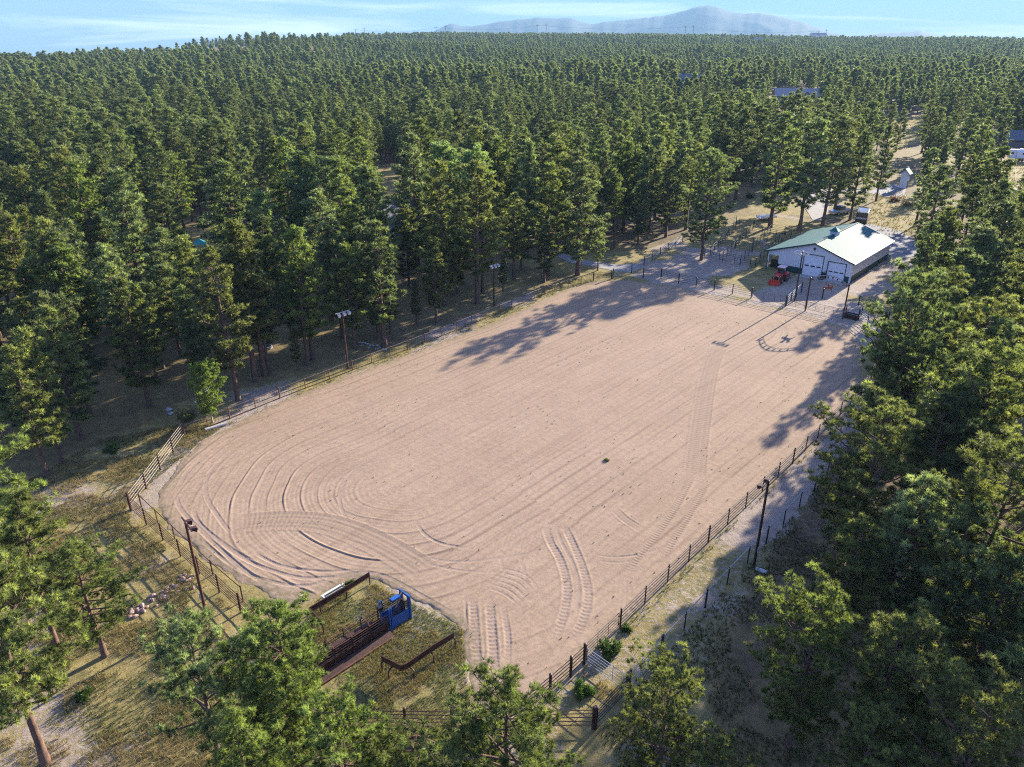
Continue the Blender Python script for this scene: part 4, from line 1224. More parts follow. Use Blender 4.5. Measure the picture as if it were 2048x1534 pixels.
R5 = [0.35, 0.65, 0.95, 1.25, 1.52]
R6 = [0.28, 0.53, 0.78, 1.03, 1.28, 1.55]
fence('wire_fence', [(370, 873), (460, 838), (560, 797), (705, 741), (850, 686), (1000, 626), (1110, 580), (1187, 561)],
      'long low wire mesh fence with rusty posts and pale top rail left of the arena', [0.10, 1.22], 1.22, 3.0, 'rustlight', 'rust', 0.055, 0.022, mesh=True, toprail=('piperail', 0.035))
fence('pipe_fence', [(262, 1019), (370, 872)], 'bright pipe fence with rusty posts closing the left corner of the arena', R5, 1.55, 3.3, 'rust', 'brightrail', 0.08, 0.022)
fence('pipe_fence', [(262, 1021), (482, 1225), (560, 1312)], 'dark rusty pipe fence with six rails behind the corner light pole', R6, 1.58, 3.0, 'rust', 'rust', 0.06, 0.026)
fence('pipe_fence', [(283, 1014), (426, 1150), (486, 1202)], 'single-rail rusty fence running inside the six-rail fence', [1.22], 1.24, 3.1, 'rust', 'rust', 0.04, 0.035)
fence('pipe_fence', [(1719, 792), (1585, 927), (1416, 1086), (1240, 1256)], 'five-rail pipe fence along the right side of the arena', R5, 1.55, 3.0, 'pipe', 'piperail', 0.05, 0.027)
gate([(1236, 1260), (1172, 1322)], 'side gate in the right fence above the cross gate', 6, 1.5, 'piperail')
fence('pipe_fence', [(1168, 1328), (1141, 1354), (1100, 1390), (1010, 1466)], 'dark pipe fence continuing the right fence down to the bottom of the arena', R5, 1.58, 2.6, 'pipe', 'pipe', 0.07, 0.028)
fence('pipe_fence', [(1700, 893), (1628, 983), (1532, 1087), (1410, 1216), (1323, 1308)], 'outer fence with one top rail beside the right-side light pole', [1.52], 1.52, 3.3, 'darkpipe', 'greyrail', 0.05, 0.035)
gate([(1321, 1311), (1258, 1380)], 'pale pipe gate below the end of the outer single-rail fence', 6, 1.5, 'greyrail', post='pipe')
gate([(1173, 1331), (1250, 1386)], 'pale cross gate between the right fence and the outer fence', 6, 1.45, 'greyrail')
fence('pipe_fence', [(1254, 1388), (1190, 1457)], 'short dark pipe fence joining the cross gate to the bottom corner post', R6, 1.6, 3.5, 'pipe', 'pipe', 0.10, 0.028)
fence('pipe_fence', [(1186, 1458), (1010, 1462), (905, 1462), (812, 1460), (700, 1460)], 'rusty pipe fence along the bottom of the arena, behind the bottom pines', R5, 1.62, 2.8, 'rust', 'rust', 0.07, 0.03)
# loading pen at the bottom
a_, b_2 = px(815, 1478), px(900, 1474)
e = empty('cattle_pen', (*a_, 0), 'rusty pen of close rails below the bottom fence', 'pen')
for z in (0.2, 0.45, 0.7, 0.95): MB().tube((*a_, z), (*b_2, z), 0.03, n=6).build('rail', M['rustlight'], e)
for p in (a_, b_2, ((a_[0] + b_2[0]) / 2, (a_[1] + b_2[1]) / 2)): MB().tube((*p, -0.1), (*p, 1.0), 0.05, n=8).build('post', M['rust'], e)
MB().add([(a_[0], a_[1] - 0.9, 0.12), (b_2[0], b_2[1] - 0.9, 0.12), (b_2[0], b_2[1], 0.16), (a_[0], a_[1], 0.16), (a_[0], a_[1] - 0.9, 0.06), (b_2[0], b_2[1] - 0.9, 0.06), (b_2[0], b_2[1], 0.08), (a_[0], a_[1], 0.08)],
         [(0, 1, 2, 3), (7, 6, 5, 4), (0, 4, 5, 1), (1, 5, 6, 2), (2, 6, 7, 3), (3, 7, 4, 0)]).build('plate', M['rust'], e)

# far end of the arena
fence('pipe_fence', [(1286, 556), (1322, 557), (1357, 567), (1428, 580), (1502, 596)], 'dark five-rail fence closing the far end of the arena', R5, 1.55, 3.3, 'pipe', 'pipe', 0.07, 0.026)
gate([(1504, 597), (1570, 612)], 'wide flat gate in the far fence left of the arch', 6, 1.4, 'pipe')
fence('pipe_fence', [(1571, 612), (1602, 585)], 'short fence with sunlit rails between the far fence and the yard pole', R5, 1.55, 2.6, 'pipe', 'greyrail', 0.08, 0.03)
fence('pipe_fence', [(1602, 585), (1644, 598)], 'short dark fence behind the left leg of the arch', R5, 1.5, 2.6, 'pipe', 'pipe', 0.07, 0.022)
gate([(1612, 621), (1683, 637)], 'wide closed gate beneath the arch', 6, 1.35, 'pipe', braces=3)
gate([(1573, 613), (1608, 620)], 'narrow gate left of the arch', 6, 1.35, 'pipe', braces=1)
fence('pipe_fence', [(1716, 613), (1747, 622), (1800, 632)], 'dark fence in the grass right of the arch', R5, 1.5, 3.4, 'darkpipe', 'darkpipe', 0.06, 0.022)
fence('pipe_fence', [(1690, 632), (1722, 632), (1775, 645)], 'pale-topped fence behind the steel trough box', R5, 1.5, 3.2, 'darkpipe', 'greyrail', 0.06, 0.028)
fence('pipe_fence', [(1716, 640), (1752, 668), (1768, 700)], 'sunlit fence curving from the box to the big dark pine', R5, 1.5, 3.0, 'pipe', 'greyrail', 0.08, 0.03)
fence('pipe_fence', [(1722, 790), (1752, 740), (1768, 704)], 'far stretch of the right fence hidden under the very large dark pine', R5, 1.55, 3.0, 'pipe', 'piperail', 0.05, 0.027)
# steel box
p0, p1 = px(1689, 634), px(1716, 641)
an = math.atan2(p1[1] - p0[1], p1[0] - p0[0]); L = math.dist(p0, p1)
e = empty('steel_trough', (*p0, 0), 'dark steel box standing between the arch and the sunlit fence', 'trough')
mb = MB((p0[0], p0[1], an)); mb.box((0.1, -0.35, 0.05), (L - 0.1, 0.35, 0.10)); mb.box((0.1, -0.38, 0.05), (L - 0.1, -0.33, 0.75)); mb.box((0.1, 0.33, 0.05), (L - 0.1, 0.38, 0.75)); mb.box((0.06, -0.38, 0.05), (0.11, 0.38, 0.75)); mb.box((L - 0.11, -0.38, 0.05), (L - 0.06, 0.38, 0.75))
mb.build('body', M['rust'], e)
MB((p0[0], p0[1], an)).box((0.0, -0.42, 0.752), (L, -0.32, 0.80)).box((0.0, 0.32, 0.752), (L, 0.42, 0.80)).build('rim', M['black'], e)

gate([(1226, 556), (1263, 546)], 'sunlit pipe gate standing at the end of the gravel lane', 6, 1.45, 'greyrail', post='pipe')
fence('pipe_fence', [(1187, 561), (1223, 558)], 'short dark fence in sunlit grass beside the gravel lane', R5[:4], 1.35, 3.5, 'pipe', 'pipe', 0.07, 0.024)
fence('pipe_fence', [(1288, 531), (1320, 512), (1365, 484), (1430, 458), (1472, 448)], 'pale green-grey fence running behind the large dark yard pine', R5, 1.5, 4.0, 'darkpipe', 'greyrail', 0.06, 0.034)

# horse pens: rows of corral panels (along the barn front direction and across it)
def corral(p, q, label, n_posts_step=3.2):
    fence('corral_panel', [p, q], label, [0.35, 0.68, 1.02, 1.35, 1.68], 1.7, n_posts_step, 'darkpipe', 'darkpipe', 0.045, 0.022, group='corral panels of the horse pens')
corral((1408, 516), (1532, 541), 'front row of corral panels from the yard pine to the barn porch')
corral((1440, 490), (1536, 512), 'second row of corral panels beside the barn porch')
corral((1455, 474), (1560, 498), 'third row of corral panels left of the barn roof')
corral((1470, 460), (1580, 484), 'fourth row of corral panels left of the barn roof')
corral((1478, 452), (1600, 476), 'last row of corral panels, at the foot of the bare pine trunks')
corral((1420, 512), (1478, 452), 'corral panels closing the left side of the horse pens')
corral((1445, 522), (1505, 460), 'corral panels between the first and second pens')
corral((1480, 530), (1540, 466), 'corral panels between the second and third pens')
corral((1510, 536), (1570, 472), 'corral panels nearest to the barn porch')

# ------------------------------------------------------------------ light poles
def light_pole(base_px, top_px_y, label, aim_deg, mtl, hx=None, ext=(-0.9, -0.45, 0.3, 0.75)):
    X, Y = px(*base_px)
    Hh = hx or height_at(base_px, top_px_y)
    e = empty('light_pole', (X, Y, 0), label, 'light pole', 'floodlight poles round the arena')
    MB().tube((X, Y, -0.2), (X, Y, Hh), 0.11, 0.085, n=12).tube((X, Y, Hh), (X, Y, Hh + 0.05), 0.10, 0.02, n=12).build('pole', M[mtl], e, smooth=False)
    an = R(aim_deg)
    fr = (X, Y, an, 0)
    MB(fr).bar((0.05, -1.0, Hh - 0.12), (0.05, 1.0, Hh - 0.12), 0.08, 0.08).tube((0, -0.04, Hh - 0.55), (0.1, -0.55, Hh - 0.15), 0.02, n=6).tube((0, 0.04, Hh - 0.55), (0.1, 0.55, Hh - 0.15), 0.02, n=6).build('crossbar', M['pipe'] if len(ext) == 2 else M['lampwhite'], e)
    MB(fr).box((-0.16, -0.12, 1.3), (-0.10, 0.12, 1.75)).build('junction_box', M['lampwhite'], e)
    for s in ext:
        mb = MB(fr)
        z = Hh - 0.28
        mb.add([(0.10, s - 0.12, z - 0.04), (0.10, s + 0.12, z - 0.04), (0.10, s + 0.12, z + 0.12), (0.10, s - 0.12, z + 0.12),
                (0.42, s - 0.17, z - 0.26), (0.42, s + 0.17, z - 0.26), (0.50, s + 0.17, z + 0.06), (0.50, s - 0.17, z + 0.06)],
               [(0, 1, 2, 3), (7, 6, 5, 4), (0, 4, 5, 1), (1, 5, 6, 2), (2, 6, 7, 3), (3, 7, 4, 0)])
        mb.tube((0.15, s, z + 0.1), (0.05, s, Hh - 0.1), 0.025, n=6)
        lamp = mb.build('floodlight', M['rust'] if len(ext) == 2 else M['lampwhite'], e)
        MB(fr).add([(0.425, s - 0.15, z - 0.235), (0.425, s + 0.17, z - 0.235), (0.503, s + 0.17, z + 0.035), (0.503, s - 0.17, z + 0.035),
                    (0.435, s - 0.17, z - 0.238), (0.435, s + 0.17, z - 0.238), (0.513, s + 0.17, z + 0.032), (0.513, s - 0.17, z + 0.032)],
                   [(4, 5, 6, 7), (3, 2, 1, 0), (0, 1, 5, 4), (1, 2, 6, 5), (2, 3, 7, 6), (3, 0, 4, 7)]).build('lens', M['lens'], lamp)
    return e
light_pole((412, 1227), 1046, 'dark red light pole with floodlights in the grass at the near left corner', 40, 'brownpole', ext=(-0.5, 0.5))
light_pole((1508, 1131), 962, 'dark light pole with two floodlights outside the right fence', 138, 'pipe', ext=(-0.55, 0.55))
light_pole((696, 738), 622, 'rusty light pole with three floodlights, nearer of the two behind the left fence', -42, 'brownpole', ext=(-0.7, 0.05, 0.7))
light_pole((988, 612), 528, 'slim grey light pole, farther of the two behind the left fence', -42, 'pipe', ext=(-0.7, 0.05, 0.7))
light_pole((1589, 602), 502, 'dark light pole with four floodlights in front of the barn', -132, 'pipe', ext=(-0.9, -0.35, 0.35, 0.9))

# ------------------------------------------------------------------ arch gateway
aL, aR = px(1610, 622), px(1685, 638)
an = math.atan2(aR[1] - aL[1], aR[0] - aL[0]); W = math.dist(aL, aR)
e = empty('arch_gateway', (*aL, 0), 'tall steel arch with a hanging rusty emblem over the far gate', 'arch')
fr = (aL[0], aL[1], an, 0)
for s in (0, W): MB(fr).tube((s, 0, -0.2), (s, 0, 5.05), 0.10, n=12).tube((s, 0, 5.05), (s, 0, 5.12), 0.13, 0.03, n=12).build('post', M['pipe'], e)
def arc(z0, rise, off=0.0):
    return [(off + (W - 2 * off) * t / 16, 0, z0 + rise * (1 - ((t - 8) / 8) ** 2)) for t in range(17)]
MB(fr).path(arc(4.85, 0.95), 0.06, 8).build('upper_arch', M['brightrail'], e)
MB(fr).path(arc(4.45, 0.95), 0.035, 8).build('lower_arch', M['piperail'], e)
up, lo_ = arc(4.85, 0.95), arc(4.45, 0.95)
for k in range(1, 16, 2):
    MB(fr).box((up[k][0] - 0.10, -0.015, lo_[k][2] + 0.08), (up[k][0] + 0.10, 0.015, up[k][2] - 0.08)).build('plate', M['pipe'], e)
# hanging emblem: a cut-out horse and rider in rusty sheet
c0 = W / 2
sil = [(-0.62, 0.0), (-0.55, 0.30), (-0.62, 0.52), (-0.85, 0.30), (-0.80, 0.62), (-0.55, 0.72), (-0.18, 0.70), (-0.16, 1.02), (-0.30, 1.10), (-0.02, 1.22), (0.22, 1.12), (0.10, 1.02), (0.12, 0.78), (0.30, 0.80),
       (0.52, 1.05), (0.62, 1.12), (0.66, 1.0), (0.88, 0.86), (0.82, 0.76), (0.62, 0.80), (0.52, 0.52), (0.66, 0.22), (0.60, 0.0), (0.50, 0.0), (0.52, 0.24), (0.32, 0.40), (-0.22, 0.40), (-0.40, 0.24), (-0.48, 0.0)]
mb = MB(fr)
mb.prism([(c0 + x * 0.9, -0.02, 3.55 + z * 0.9) for x, z in sil], (0, 0, 0), (0, 0.04, 0))
em = mb.build('emblem', M['signrust'], e)
MB(fr).tube((c0 - 0.4, 0, 4.2), (c0 - 0.4, 0, 5.3), 0.012, n=5).tube((c0 + 0.4, 0, 4.5), (c0 + 0.4, 0, 5.3), 0.012, n=5).build('chain', M['black'], em)

# ------------------------------------------------------------------ roping boxes and chute
def barrier(pts_px, posts_px, label, facing):
    pts = pxs(pts_px)
    e = empty('roping_barrier', (*pts[0], 0), label, 'barrier', 'rusty barriers beside the cattle chute')
    mb = MB()
    for a, b_ in zip(pts[:-1], pts[1:]):
        mb.bar((*a, 0.93), (*b_, 0.93), 0.05, 0.42)
    mb.build('plank', M['rust'], e)
    MB().path([(*p, 0.70) for p in pts], 0.045, 8).build('rail', M['rustlight'], e)
    for p in pxs(posts_px):
        # foot post with a bent neck reaching the rail
        d, _ = dist_poly(np.array([p[0]]), np.array([p[1]]), pts, closed=False)
        best = min(((math.dist(p, (a[0] + (b_[0] - a[0]) * t / 20, a[1] + (b_[1] - a[1]) * t / 20)), (a[0] + (b_[0] - a[0]) * t / 20, a[1] + (b_[1] - a[1]) * t / 20)) for a, b_ in zip(pts[:-1], pts[1:]) for t in range(21)))
        q = best[1]
        MB().path([(*p, -0.1), (*p, 0.55), ((p[0] * .6 + q[0] * .4), (p[1] * .6 + q[1] * .4), 0.66), (*q, 0.70)], 0.05, 8).build('post', M['rust'], e)
    return e
barrier([(741, 1169), (693, 1199), (645, 1227), (622, 1241), (648, 1270)], [(740, 1168), (694, 1197), (642, 1226), (629, 1250), (648, 1268)], 'L-shaped rusty barrier left of the chute, beside the arena sand', 0)
barrier([(909, 1291), (866, 1318), (815, 1354), (803, 1358), (796, 1354), (765, 1338)], [(911, 1294), (868, 1325), (829, 1356), (778, 1357), (765, 1341)], 'L-shaped rusty barrier right of the chute, in the grass', 0)

# bench against the left barrier
bp0, bp1 = px(652, 1209), px(690, 1186)
an = math.atan2(bp1[1] - bp0[1], bp1[0] - bp0[0]); L = math.dist(bp0, bp1)
e = empty('bench', (*bp0, 0), 'pale plank bench against the arena side of the left barrier', 'bench')
fr = (bp0[0], bp0[1], an, 0)
MB(fr).box((0, 0.15, 0.45), (L, 0.33, 0.49)).box((0, 0.36, 0.45), (L, 0.54, 0.49)).build('seat', M['poly'], e)
MB(fr).add([(0, 0.06, 0.60), (L, 0.06, 0.60), (L, 0.10, 0.60), (0, 0.10, 0.60), (0, -0.02, 0.86), (L, -0.02, 0.86), (L, 0.02, 0.86), (0, 0.02, 0.86)], [(0, 3, 2, 1), (4, 5, 6, 7), (0, 1, 5, 4), (1, 2, 6, 5), (2, 3, 7, 6), (3, 0, 4, 7)]).build('backrest', M['poly'], e)
for s in (0.05, L - 0.12):
    MB(fr).box((s, 0.10, 0), (s + 0.07, 0.17, 0.45)).box((s, 0.47, 0), (s + 0.07, 0.54, 0.45)).box((s + 0.001, 0.02, 0.38), (s + 0.069, 0.09, 0.85)).build('leg', M['white'], e)

# cattle chute: local a along the alley towards the blue head, b to the left
h0, h1 = px(660, 1343), px(821, 1238)
an = math.atan2(h1[1] - h0[1], h1[0] - h0[0]); LT = math.dist(h0, h1)
hL = math.dist(px(781, 1263), px(821, 1238))
fr = (h0[0], h0[1], an, 0)
Wc = 0.95
e = empty('cattle_alley', (*h0, 0), 'rusty brown cattle alley with sheeted sides leading up to the blue chute', 'cattle alley')
A1 = LT - hL - 0.15
MB(fr).box((-1.0, 0.05, 0.06), (A1, 0.09, 0.75)).build('side_plate', M['rust'], e)
MB(fr).box((-1.0, Wc - 0.09, 0.06), (A1, Wc - 0.05, 0.75)).build('side_plate', M['rust'], e)
MB(fr).add([(-1.0, -0.05, 0.02), (A1 * 1.0, -0.05, 0.02), (A1, -0.55, 0.02), (-1.0, -0.55, 0.02), (-1.0, -0.05, 0.30), (A1, -0.05, 0.30), (A1, -0.55, 0.10), (-1.0, -0.55, 0.10)],
           [(0, 1, 2, 3), (4, 7, 6, 5), (0, 4, 5, 1), (1, 5, 6, 2), (2, 6, 7, 3), (3, 7, 4, 0)]).build('skirt', M['rust'], e)
MB(fr).tube((-1.0, -0.60, 0.12), (A1, -0.60, 0.12), 0.05, n=8).build('skid', M['rustlight'], e)
MB(fr).box((-1.0, 0.30, 1.30), (A1 * 0.60, 0.62, 1.34)).build('top_cover', M['rust'], e)
MB(fr).box((A1 * 0.62, 0.35, 1.28), (A1 * 0.80, 0.62, 1.32)).build('top_cover', M['rust'], e)
for z in (0.95, 1.15, 1.35, 1.55):
    MB(fr).tube((-1.0, 0.0, z), (A1, 0.0, z), 0.028, n=6).build('rail', M['rustlight'], e)
    MB(fr).tube((-1.0, Wc, z), (A1, Wc, z), 0.028, n=6).build('rail', M['rustlight'], e)
for k in range(5):
    s = -0.9 + (A1 + 0.8) * k / 4
    MB(fr).bar((s, -0.04, 0), (s, -0.04, 1.6), 0.07, 0.05).build('post', M['rust'], e)
    MB(fr).bar((s, Wc + 0.04, 0), (s, Wc + 0.04, 1.6), 0.07, 0.05).build('post', M['rust'], e)
    if k in (1, 2, 3):
        MB(fr).path([(s, 0, 1.58), (s, 0.2, 1.82), (s, Wc - 0.2, 1.82), (s, Wc, 1.58)], 0.028, 6).build('hoop', M['rustlight'], e)
c1_ = px(781, 1263)
fr = (c1_[0], c1_[1], an, 0)
e = empty('roping_chute', (*c1_, 0), 'bright blue steer chute at the head of the rusty alley', 'chute')
MB(fr).box((0.05, 0.0, 0.12), (hL, 0.05, 0.95)).build('side_panel', M['blue'], e)
MB(fr).box((0.05, Wc - 0.05, 0.12), (hL, Wc, 0.95)).build('side_panel', M['blue'], e)
for z in (1.12, 1.30, 1.48, 1.66):
    MB(fr).tube((0.02, 0.02, z), (hL, 0.02, z), 0.03, n=6).build('rail', M['pipe'], e)
    MB(fr).tube((0.02, Wc - 0.02, z), (hL, Wc - 0.02, z), 0.03, n=6).build('rail', M['pipe'], e)
for s in (0.0, 0.16):
    MB(fr).box((s - 0.04, -0.09, 0), (s + 0.04, -0.01, 1.95)).build('post', M['blue'], e)
    MB(fr).box((s - 0.04, Wc + 0.01, 0), (s + 0.04, Wc + 0.09, 1.95)).build('post', M['blue'], e)
MB(fr).box((hL - 0.01, -0.10, 0), (hL + 0.09, 0.22, 1.98)).build('front_frame', M['blue'], e)
MB(fr).box((hL - 0.01, Wc - 0.22, 0), (hL + 0.09, Wc + 0.10, 1.98)).build('front_frame', M['blue'], e)
MB(fr).box((hL - 0.01, 0.221, 1.80), (hL + 0.09, Wc - 0.221, 1.97)).build('head_beam', M['blue'], e)
MB(fr).box((hL * 0.33, Wc * 0.28, 1.98), (hL * 0.72, Wc * 0.62, 2.12)).build('motor_cover', M['blue'], e)
MB(fr).tube((0.0, 0.1, 1.92), (hL, 0.62, 1.92), 0.03, n=6).tube((hL * 0.3, -0.02, 1.70), (hL * 0.7, 0.3, 1.95), 0.05, n=6).tube((hL * 0.72, 0.45, 2.0), (hL, 0.70, 1.95), 0.05, n=6).tube((hL * 0.8, 0.2, 1.2), (hL * 0.8, 0.8, 1.75), 0.04, n=6).build('linkage', M['pipe'], e)
MB(fr).box((-0.45, 0.42, 1.70), (-0.12, 0.72, 1.98)).tube((-0.3, 0.4, 1.8), (-0.3, 0.1, 1.9), 0.05, n=8).build('latch_motor', M['black'], e)
MB(fr).box((hL - 0.25, 0.23, 0.15), (hL - 0.18, Wc - 0.23, 1.55)).build('head_gate', M['pipe'], e)

# log and slab on the ground
p0, p1 = px(411, 863), px(453, 850)
e = MB().tube((*p0, 0.18), (*p1, 0.18), 0.17, 0.15, n=12).build('log', M['log'])
tag(e, 'bleached grey log lying at the sand edge below the small birch', 'log')
p0 = px(1522, 1142)
mb = MB((p0[0], p0[1], R(-35), 0)); mb.box((-0.42, -0.20, 0.02), (0.42, 0.20, 0.10))
tag(mb.build('utility_cover', M['lampwhite'], bevel=0.015), 'small white slab on the shaded ground by the right-side light pole', 'cover')

# ------------------------------------------------------------------ barn
A = px(1697.5, 567)
ba = R(48.5)
# local frame: a = along the front to the left (138.5 deg), b = to the back (48.5 deg); mirrored frame handled with a -> negative x of frame(48.5-90)
fa = R(138.5)
def BW(a_, b_, z):       # barn local to world
    return (A[0] + a_ * math.cos(fa) + b_ * math.cos(ba), A[1] + a_ * math.sin(fa) + b_ * math.sin(ba), z)
class BM(MB):
    def T(self, p): return BW(*p)
LB, WB, WP = 19.6, 12.1, 14.0
PKA, PKZ, EVR, EVL = 6.3, 5.6, 3.42, 3.02
slR = (PKZ - EVR) / PKA
slL = (PKZ - EVL) / (WP + 0.5 - PKA)
zr = lambda a_: PKZ - (PKA - a_) * (PKZ - EVR) / (PKA + 0.2) if a_ < PKA else PKZ - (a_ - PKA) * slL
barn = empty('barn', (*A, 0), 'white metal barn with green roof and two garage doors beyond the arena', 'barn')
def rib_obj(mb, name, m, parent, dirn):
    o = mb.build(name, M[m], parent)
    a = o.data.attributes.new('rib', 'FLOAT', 'POINT')
    o0 = origin_of(parent)
    dx, dy = math.cos(dirn), math.sin(dirn)
    a.data.foreach_set('value', [(v.co.x + o0[0] - A[0]) * dx + (v.co.y + o0[1] - A[1]) * dy for v in o.data.vertices])
    return o
zc = lambda a_: zr(a_) - 0.14
# front gable wall pieces around the two doors (wall 0.2 thick)
D1 = (4.62, 7.83, 3.55); D2 = (0.93, 3.75, 2.95)
def wall_piece(a0, a1, z0, z1a, z1b=None, b0=0.0, b1=0.2):
    """piece whose top follows the roof when z1 is None"""
    if z1a is None:
        pts = [(a0, b0, z0), (a1, b0, z0), (a1, b0, zc(a1))] + ([(PKA, b0, zc(PKA))] if a0 < PKA < a1 else []) + [(a0, b0, zc(a0))]
    else:
        pts = [(a0, b0, z0), (a1, b0, z0), (a1, b0, z1a), (a0, b0, z1a)]
    m_ = BM(); m_.prism(pts, (0, 0, 0), (0, b1 - b0, 0)); return m_
WN = 1.05
def merge(*ms):
    m_ = BM()
    for q in ms:
        n0 = len(m_.v); m_.v += q.v; m_.f += [tuple(i + n0 for i in f) for f in q.f]
    return m_
fw = merge(wall_piece(0, D2[0], WN, None), wall_piece(D2[0], D2[1], D2[2], None), wall_piece(D2[1], D1[0], WN, None), wall_piece(D1[0], D1[1], D1[2], None), wall_piece(D1[1], WB, WN, None))
rib_obj(fw, 'wall', 'siding', barn, fa)
fw = merge(wall_piece(0, D2[0], 0, WN, b0=-0.012), wall_piece(D2[1], D1[0], 0, WN, b0=-0.012), wall_piece(D1[1], WB, 0, WN, b0=-0.012))
rib_obj(fw, 'wainscot', 'wains', barn, fa)
m_ = BM(); m_.box((0, 0.2, WN), (0.2, LB, zc(0)))
rib_obj(m_, 'wall', 'siding', barn, ba)
m_ = BM(); m_.box((-0.012, 0.2, 0), (0.2, LB, WN))
rib_obj(m_, 'wainscot', 'wains', barn, ba)
m_ = BM(); m_.box((WB - 0.2, 0.2, 0.0), (WB, LB, zc(WB)))
rib_obj(m_, 'wall', 'siding', barn, ba)
rib_obj(merge(wall_piece(0.2, WB - 0.2, 0, None, b0=LB - 0.2, b1=LB)), 'wall', 'siding', barn, fa)
# front upper panel over the porch
m_ = BM(); m_.prism([(WB, 0.02, 2.45), (WP, 0.02, 2.45), (WP, 0.02, zc(WP)), (WB, 0.02, zc(WB))], (0, 0, 0), (0, 0.16, 0))
rib_obj(m_, 'porch_fascia', 'siding', barn, fa)
for k in range(5):
    BM().box((WP - 0.16, 0.05 + k * (LB - 0.3) / 4, 0), (WP, 0.21 + k * (LB - 0.3) / 4, 2.6)).build('porch_post', M['white'], barn)
# roof slabs
ov, oe = 0.35, 0.45
def slab(a0, z0, a1, z1, name, th=0.10):
    m_ = BM()
    m_.prism([(a0, -ov, z0), (a1, -ov, z1), (a1, -ov, z1 - th), (a0, -ov, z0 - th)], (0, 0, 0), (0, LB + 2 * ov, 0))
    return rib_obj(m_, name, 'roofgreen', barn, ba)
rs = slab(-0.45, EVR - 0.085, PKA, PKZ, 'roof')
ls = slab(PKA, PKZ, WP + 0.5, EVL, 'roof')
# trims
BM().bar((-0.45, -ov - 0.03, EVR - 0.15), (PKA, -ov - 0.03, PKZ - 0.06), 0.04, 0.22).bar((PKA, -ov - 0.03, PKZ - 0.06), (WP + 0.5, -ov - 0.03, EVL - 0.07), 0.04, 0.22).build('rake_trim', M['trim'], barn)
BM().bar((-0.45, LB + ov + 0.03, EVR - 0.15), (PKA, LB + ov + 0.03, PKZ - 0.06), 0.04, 0.22).bar((PKA, LB + ov + 0.03, PKZ - 0.06), (WP + 0.5, LB + ov + 0.03, EVL - 0.07), 0.04, 0.22).build('rake_trim', M['trim'], barn)
BM().bar((PKA, -ov, PKZ + 0.03), (PKA, LB + ov, PKZ + 0.03), 0.34, 0.05).build('ridge_cap', M['trim'], rs)
BM().box((-0.60, -ov, EVR - 0.20), (-0.46, LB + ov, EVR - 0.08)).build('gutter', M['white'], barn)
BM().tube((-0.08, 0.05, 0.1), (-0.08, 0.05, EVR - 0.5), 0.05, n=8).tube((-0.08, 0.05, EVR - 0.5), (-0.5, 0.05, EVR - 0.2), 0.05, n=8).build('downspout', M['white'], barn)
BM().box((-0.02, -0.02, 0), (0.13, -0.013, zc(0))).box((-0.022, -0.02, 0.0), (-0.013, 0.12, zc(0))).build('corner_trim', M['white'], barn)
# garage doors
for (a0, a1, z1) in (D1, D2):
    d = BM().box((a0 + 0.02, 0.08, 0.02), (a1 - 0.02, 0.13, z1 - 0.02))
    for k in range(1, 6): d.box((a0 + 0.02, 0.072, z1 * k / 6 - 0.012), (a1 - 0.02, 0.0795, z1 * k / 6 + 0.012))
    dd = d.build('garage_door', M['white'], barn)
    wd_ = a1 - a0
    for k in range(3):
        cc = a0 + wd_ * (0.5 + (k - 1) * 0.31)
        BM().box((cc - wd_ * 0.105, 0.060, z1 * 0.44), (cc + wd_ * 0.105, 0.0715, z1 * 0.505)).build('window', M['glass'], dd)
    BM().box(((a0 + a1) / 2 - 0.12, 0.05, 0.55), ((a0 + a1) / 2 + 0.12, 0.0715, 0.60)).build('handle', M['black'], dd)
    BM().box((a0 - 0.12, -0.03, 0), (a0, 0.06, z1)).box((a1, -0.03, 0), (a1 + 0.12, 0.06, z1)).box((a0 - 0.12, -0.03, z1 + 0.001), (a1 + 0.12, 0.06, z1 + 0.12)).build('door_frame', M['trim'], barn)
# round gable vent / wall lamp
c = BW(PKA + 0.05, -0.03, 4.62)
BM().tube((PKA + 0.02, -0.04, 4.62), (PKA + 0.02, 0.0, 4.62), 0.27, n=20).build('gable_ornament', M['lampwhite'], barn)
BM().tube((PKA + 0.02, -0.09, 4.64), (PKA + 0.02, -0.041, 4.64), 0.18, 0.2, n=16).box((PKA - 0.02, -0.12, 4.36), (PKA + 0.06, -0.045, 4.5)).build('gable_ornament', M['black'], barn)
# cupola astride the ridge
cu = BM().box((PKA - 0.62, 7.7, PKZ - 0.25), (PKA + 0.62, 8.9, PKZ + 0.55)).build('cupola', M['white'], barn)
m_ = BM()
m_.add([(PKA - 0.8, 7.52, PKZ + 0.552), (PKA + 0.8, 7.52, PKZ + 0.552), (PKA + 0.8, 9.08, PKZ + 0.552), (PKA - 0.8, 9.08, PKZ + 0.552), (PKA, 8.3, PKZ + 1.25)], [(3, 2, 1, 0), (0, 1, 4), (1, 2, 4), (2, 3, 4), (3, 0, 4)])
m_.build('cupola_roof', M['roofgreen'], cu)
BM().tube((PKA, 8.3, PKZ + 1.2), (PKA, 8.3, PKZ + 1.75), 0.02, n=6).box((PKA - 0.3, 8.28, PKZ + 1.5), (PKA + 0.3, 8.32, PKZ + 1.56)).build('finial', M['black'], cu)
for k in range(3): BM().box((PKA - 0.5, 7.68, PKZ + 0.08 + 0.14 * k), (PKA + 0.5, 7.699, PKZ + 0.14 + 0.14 * k)).build('louvre', M['lampwhite'], cu)
# porch interior: a dark half wall and feed bunk
BM().box((WB + 0.3, 0.9, 0), (WP - 0.25, 1.0, 1.4)).build('stall_panel', M['black'], barn)
BM().box((WB + 0.02, 1.6, 0.1), (WB + 0.35, 2.6, 2.1)).build('stall_door', M['black'], barn)
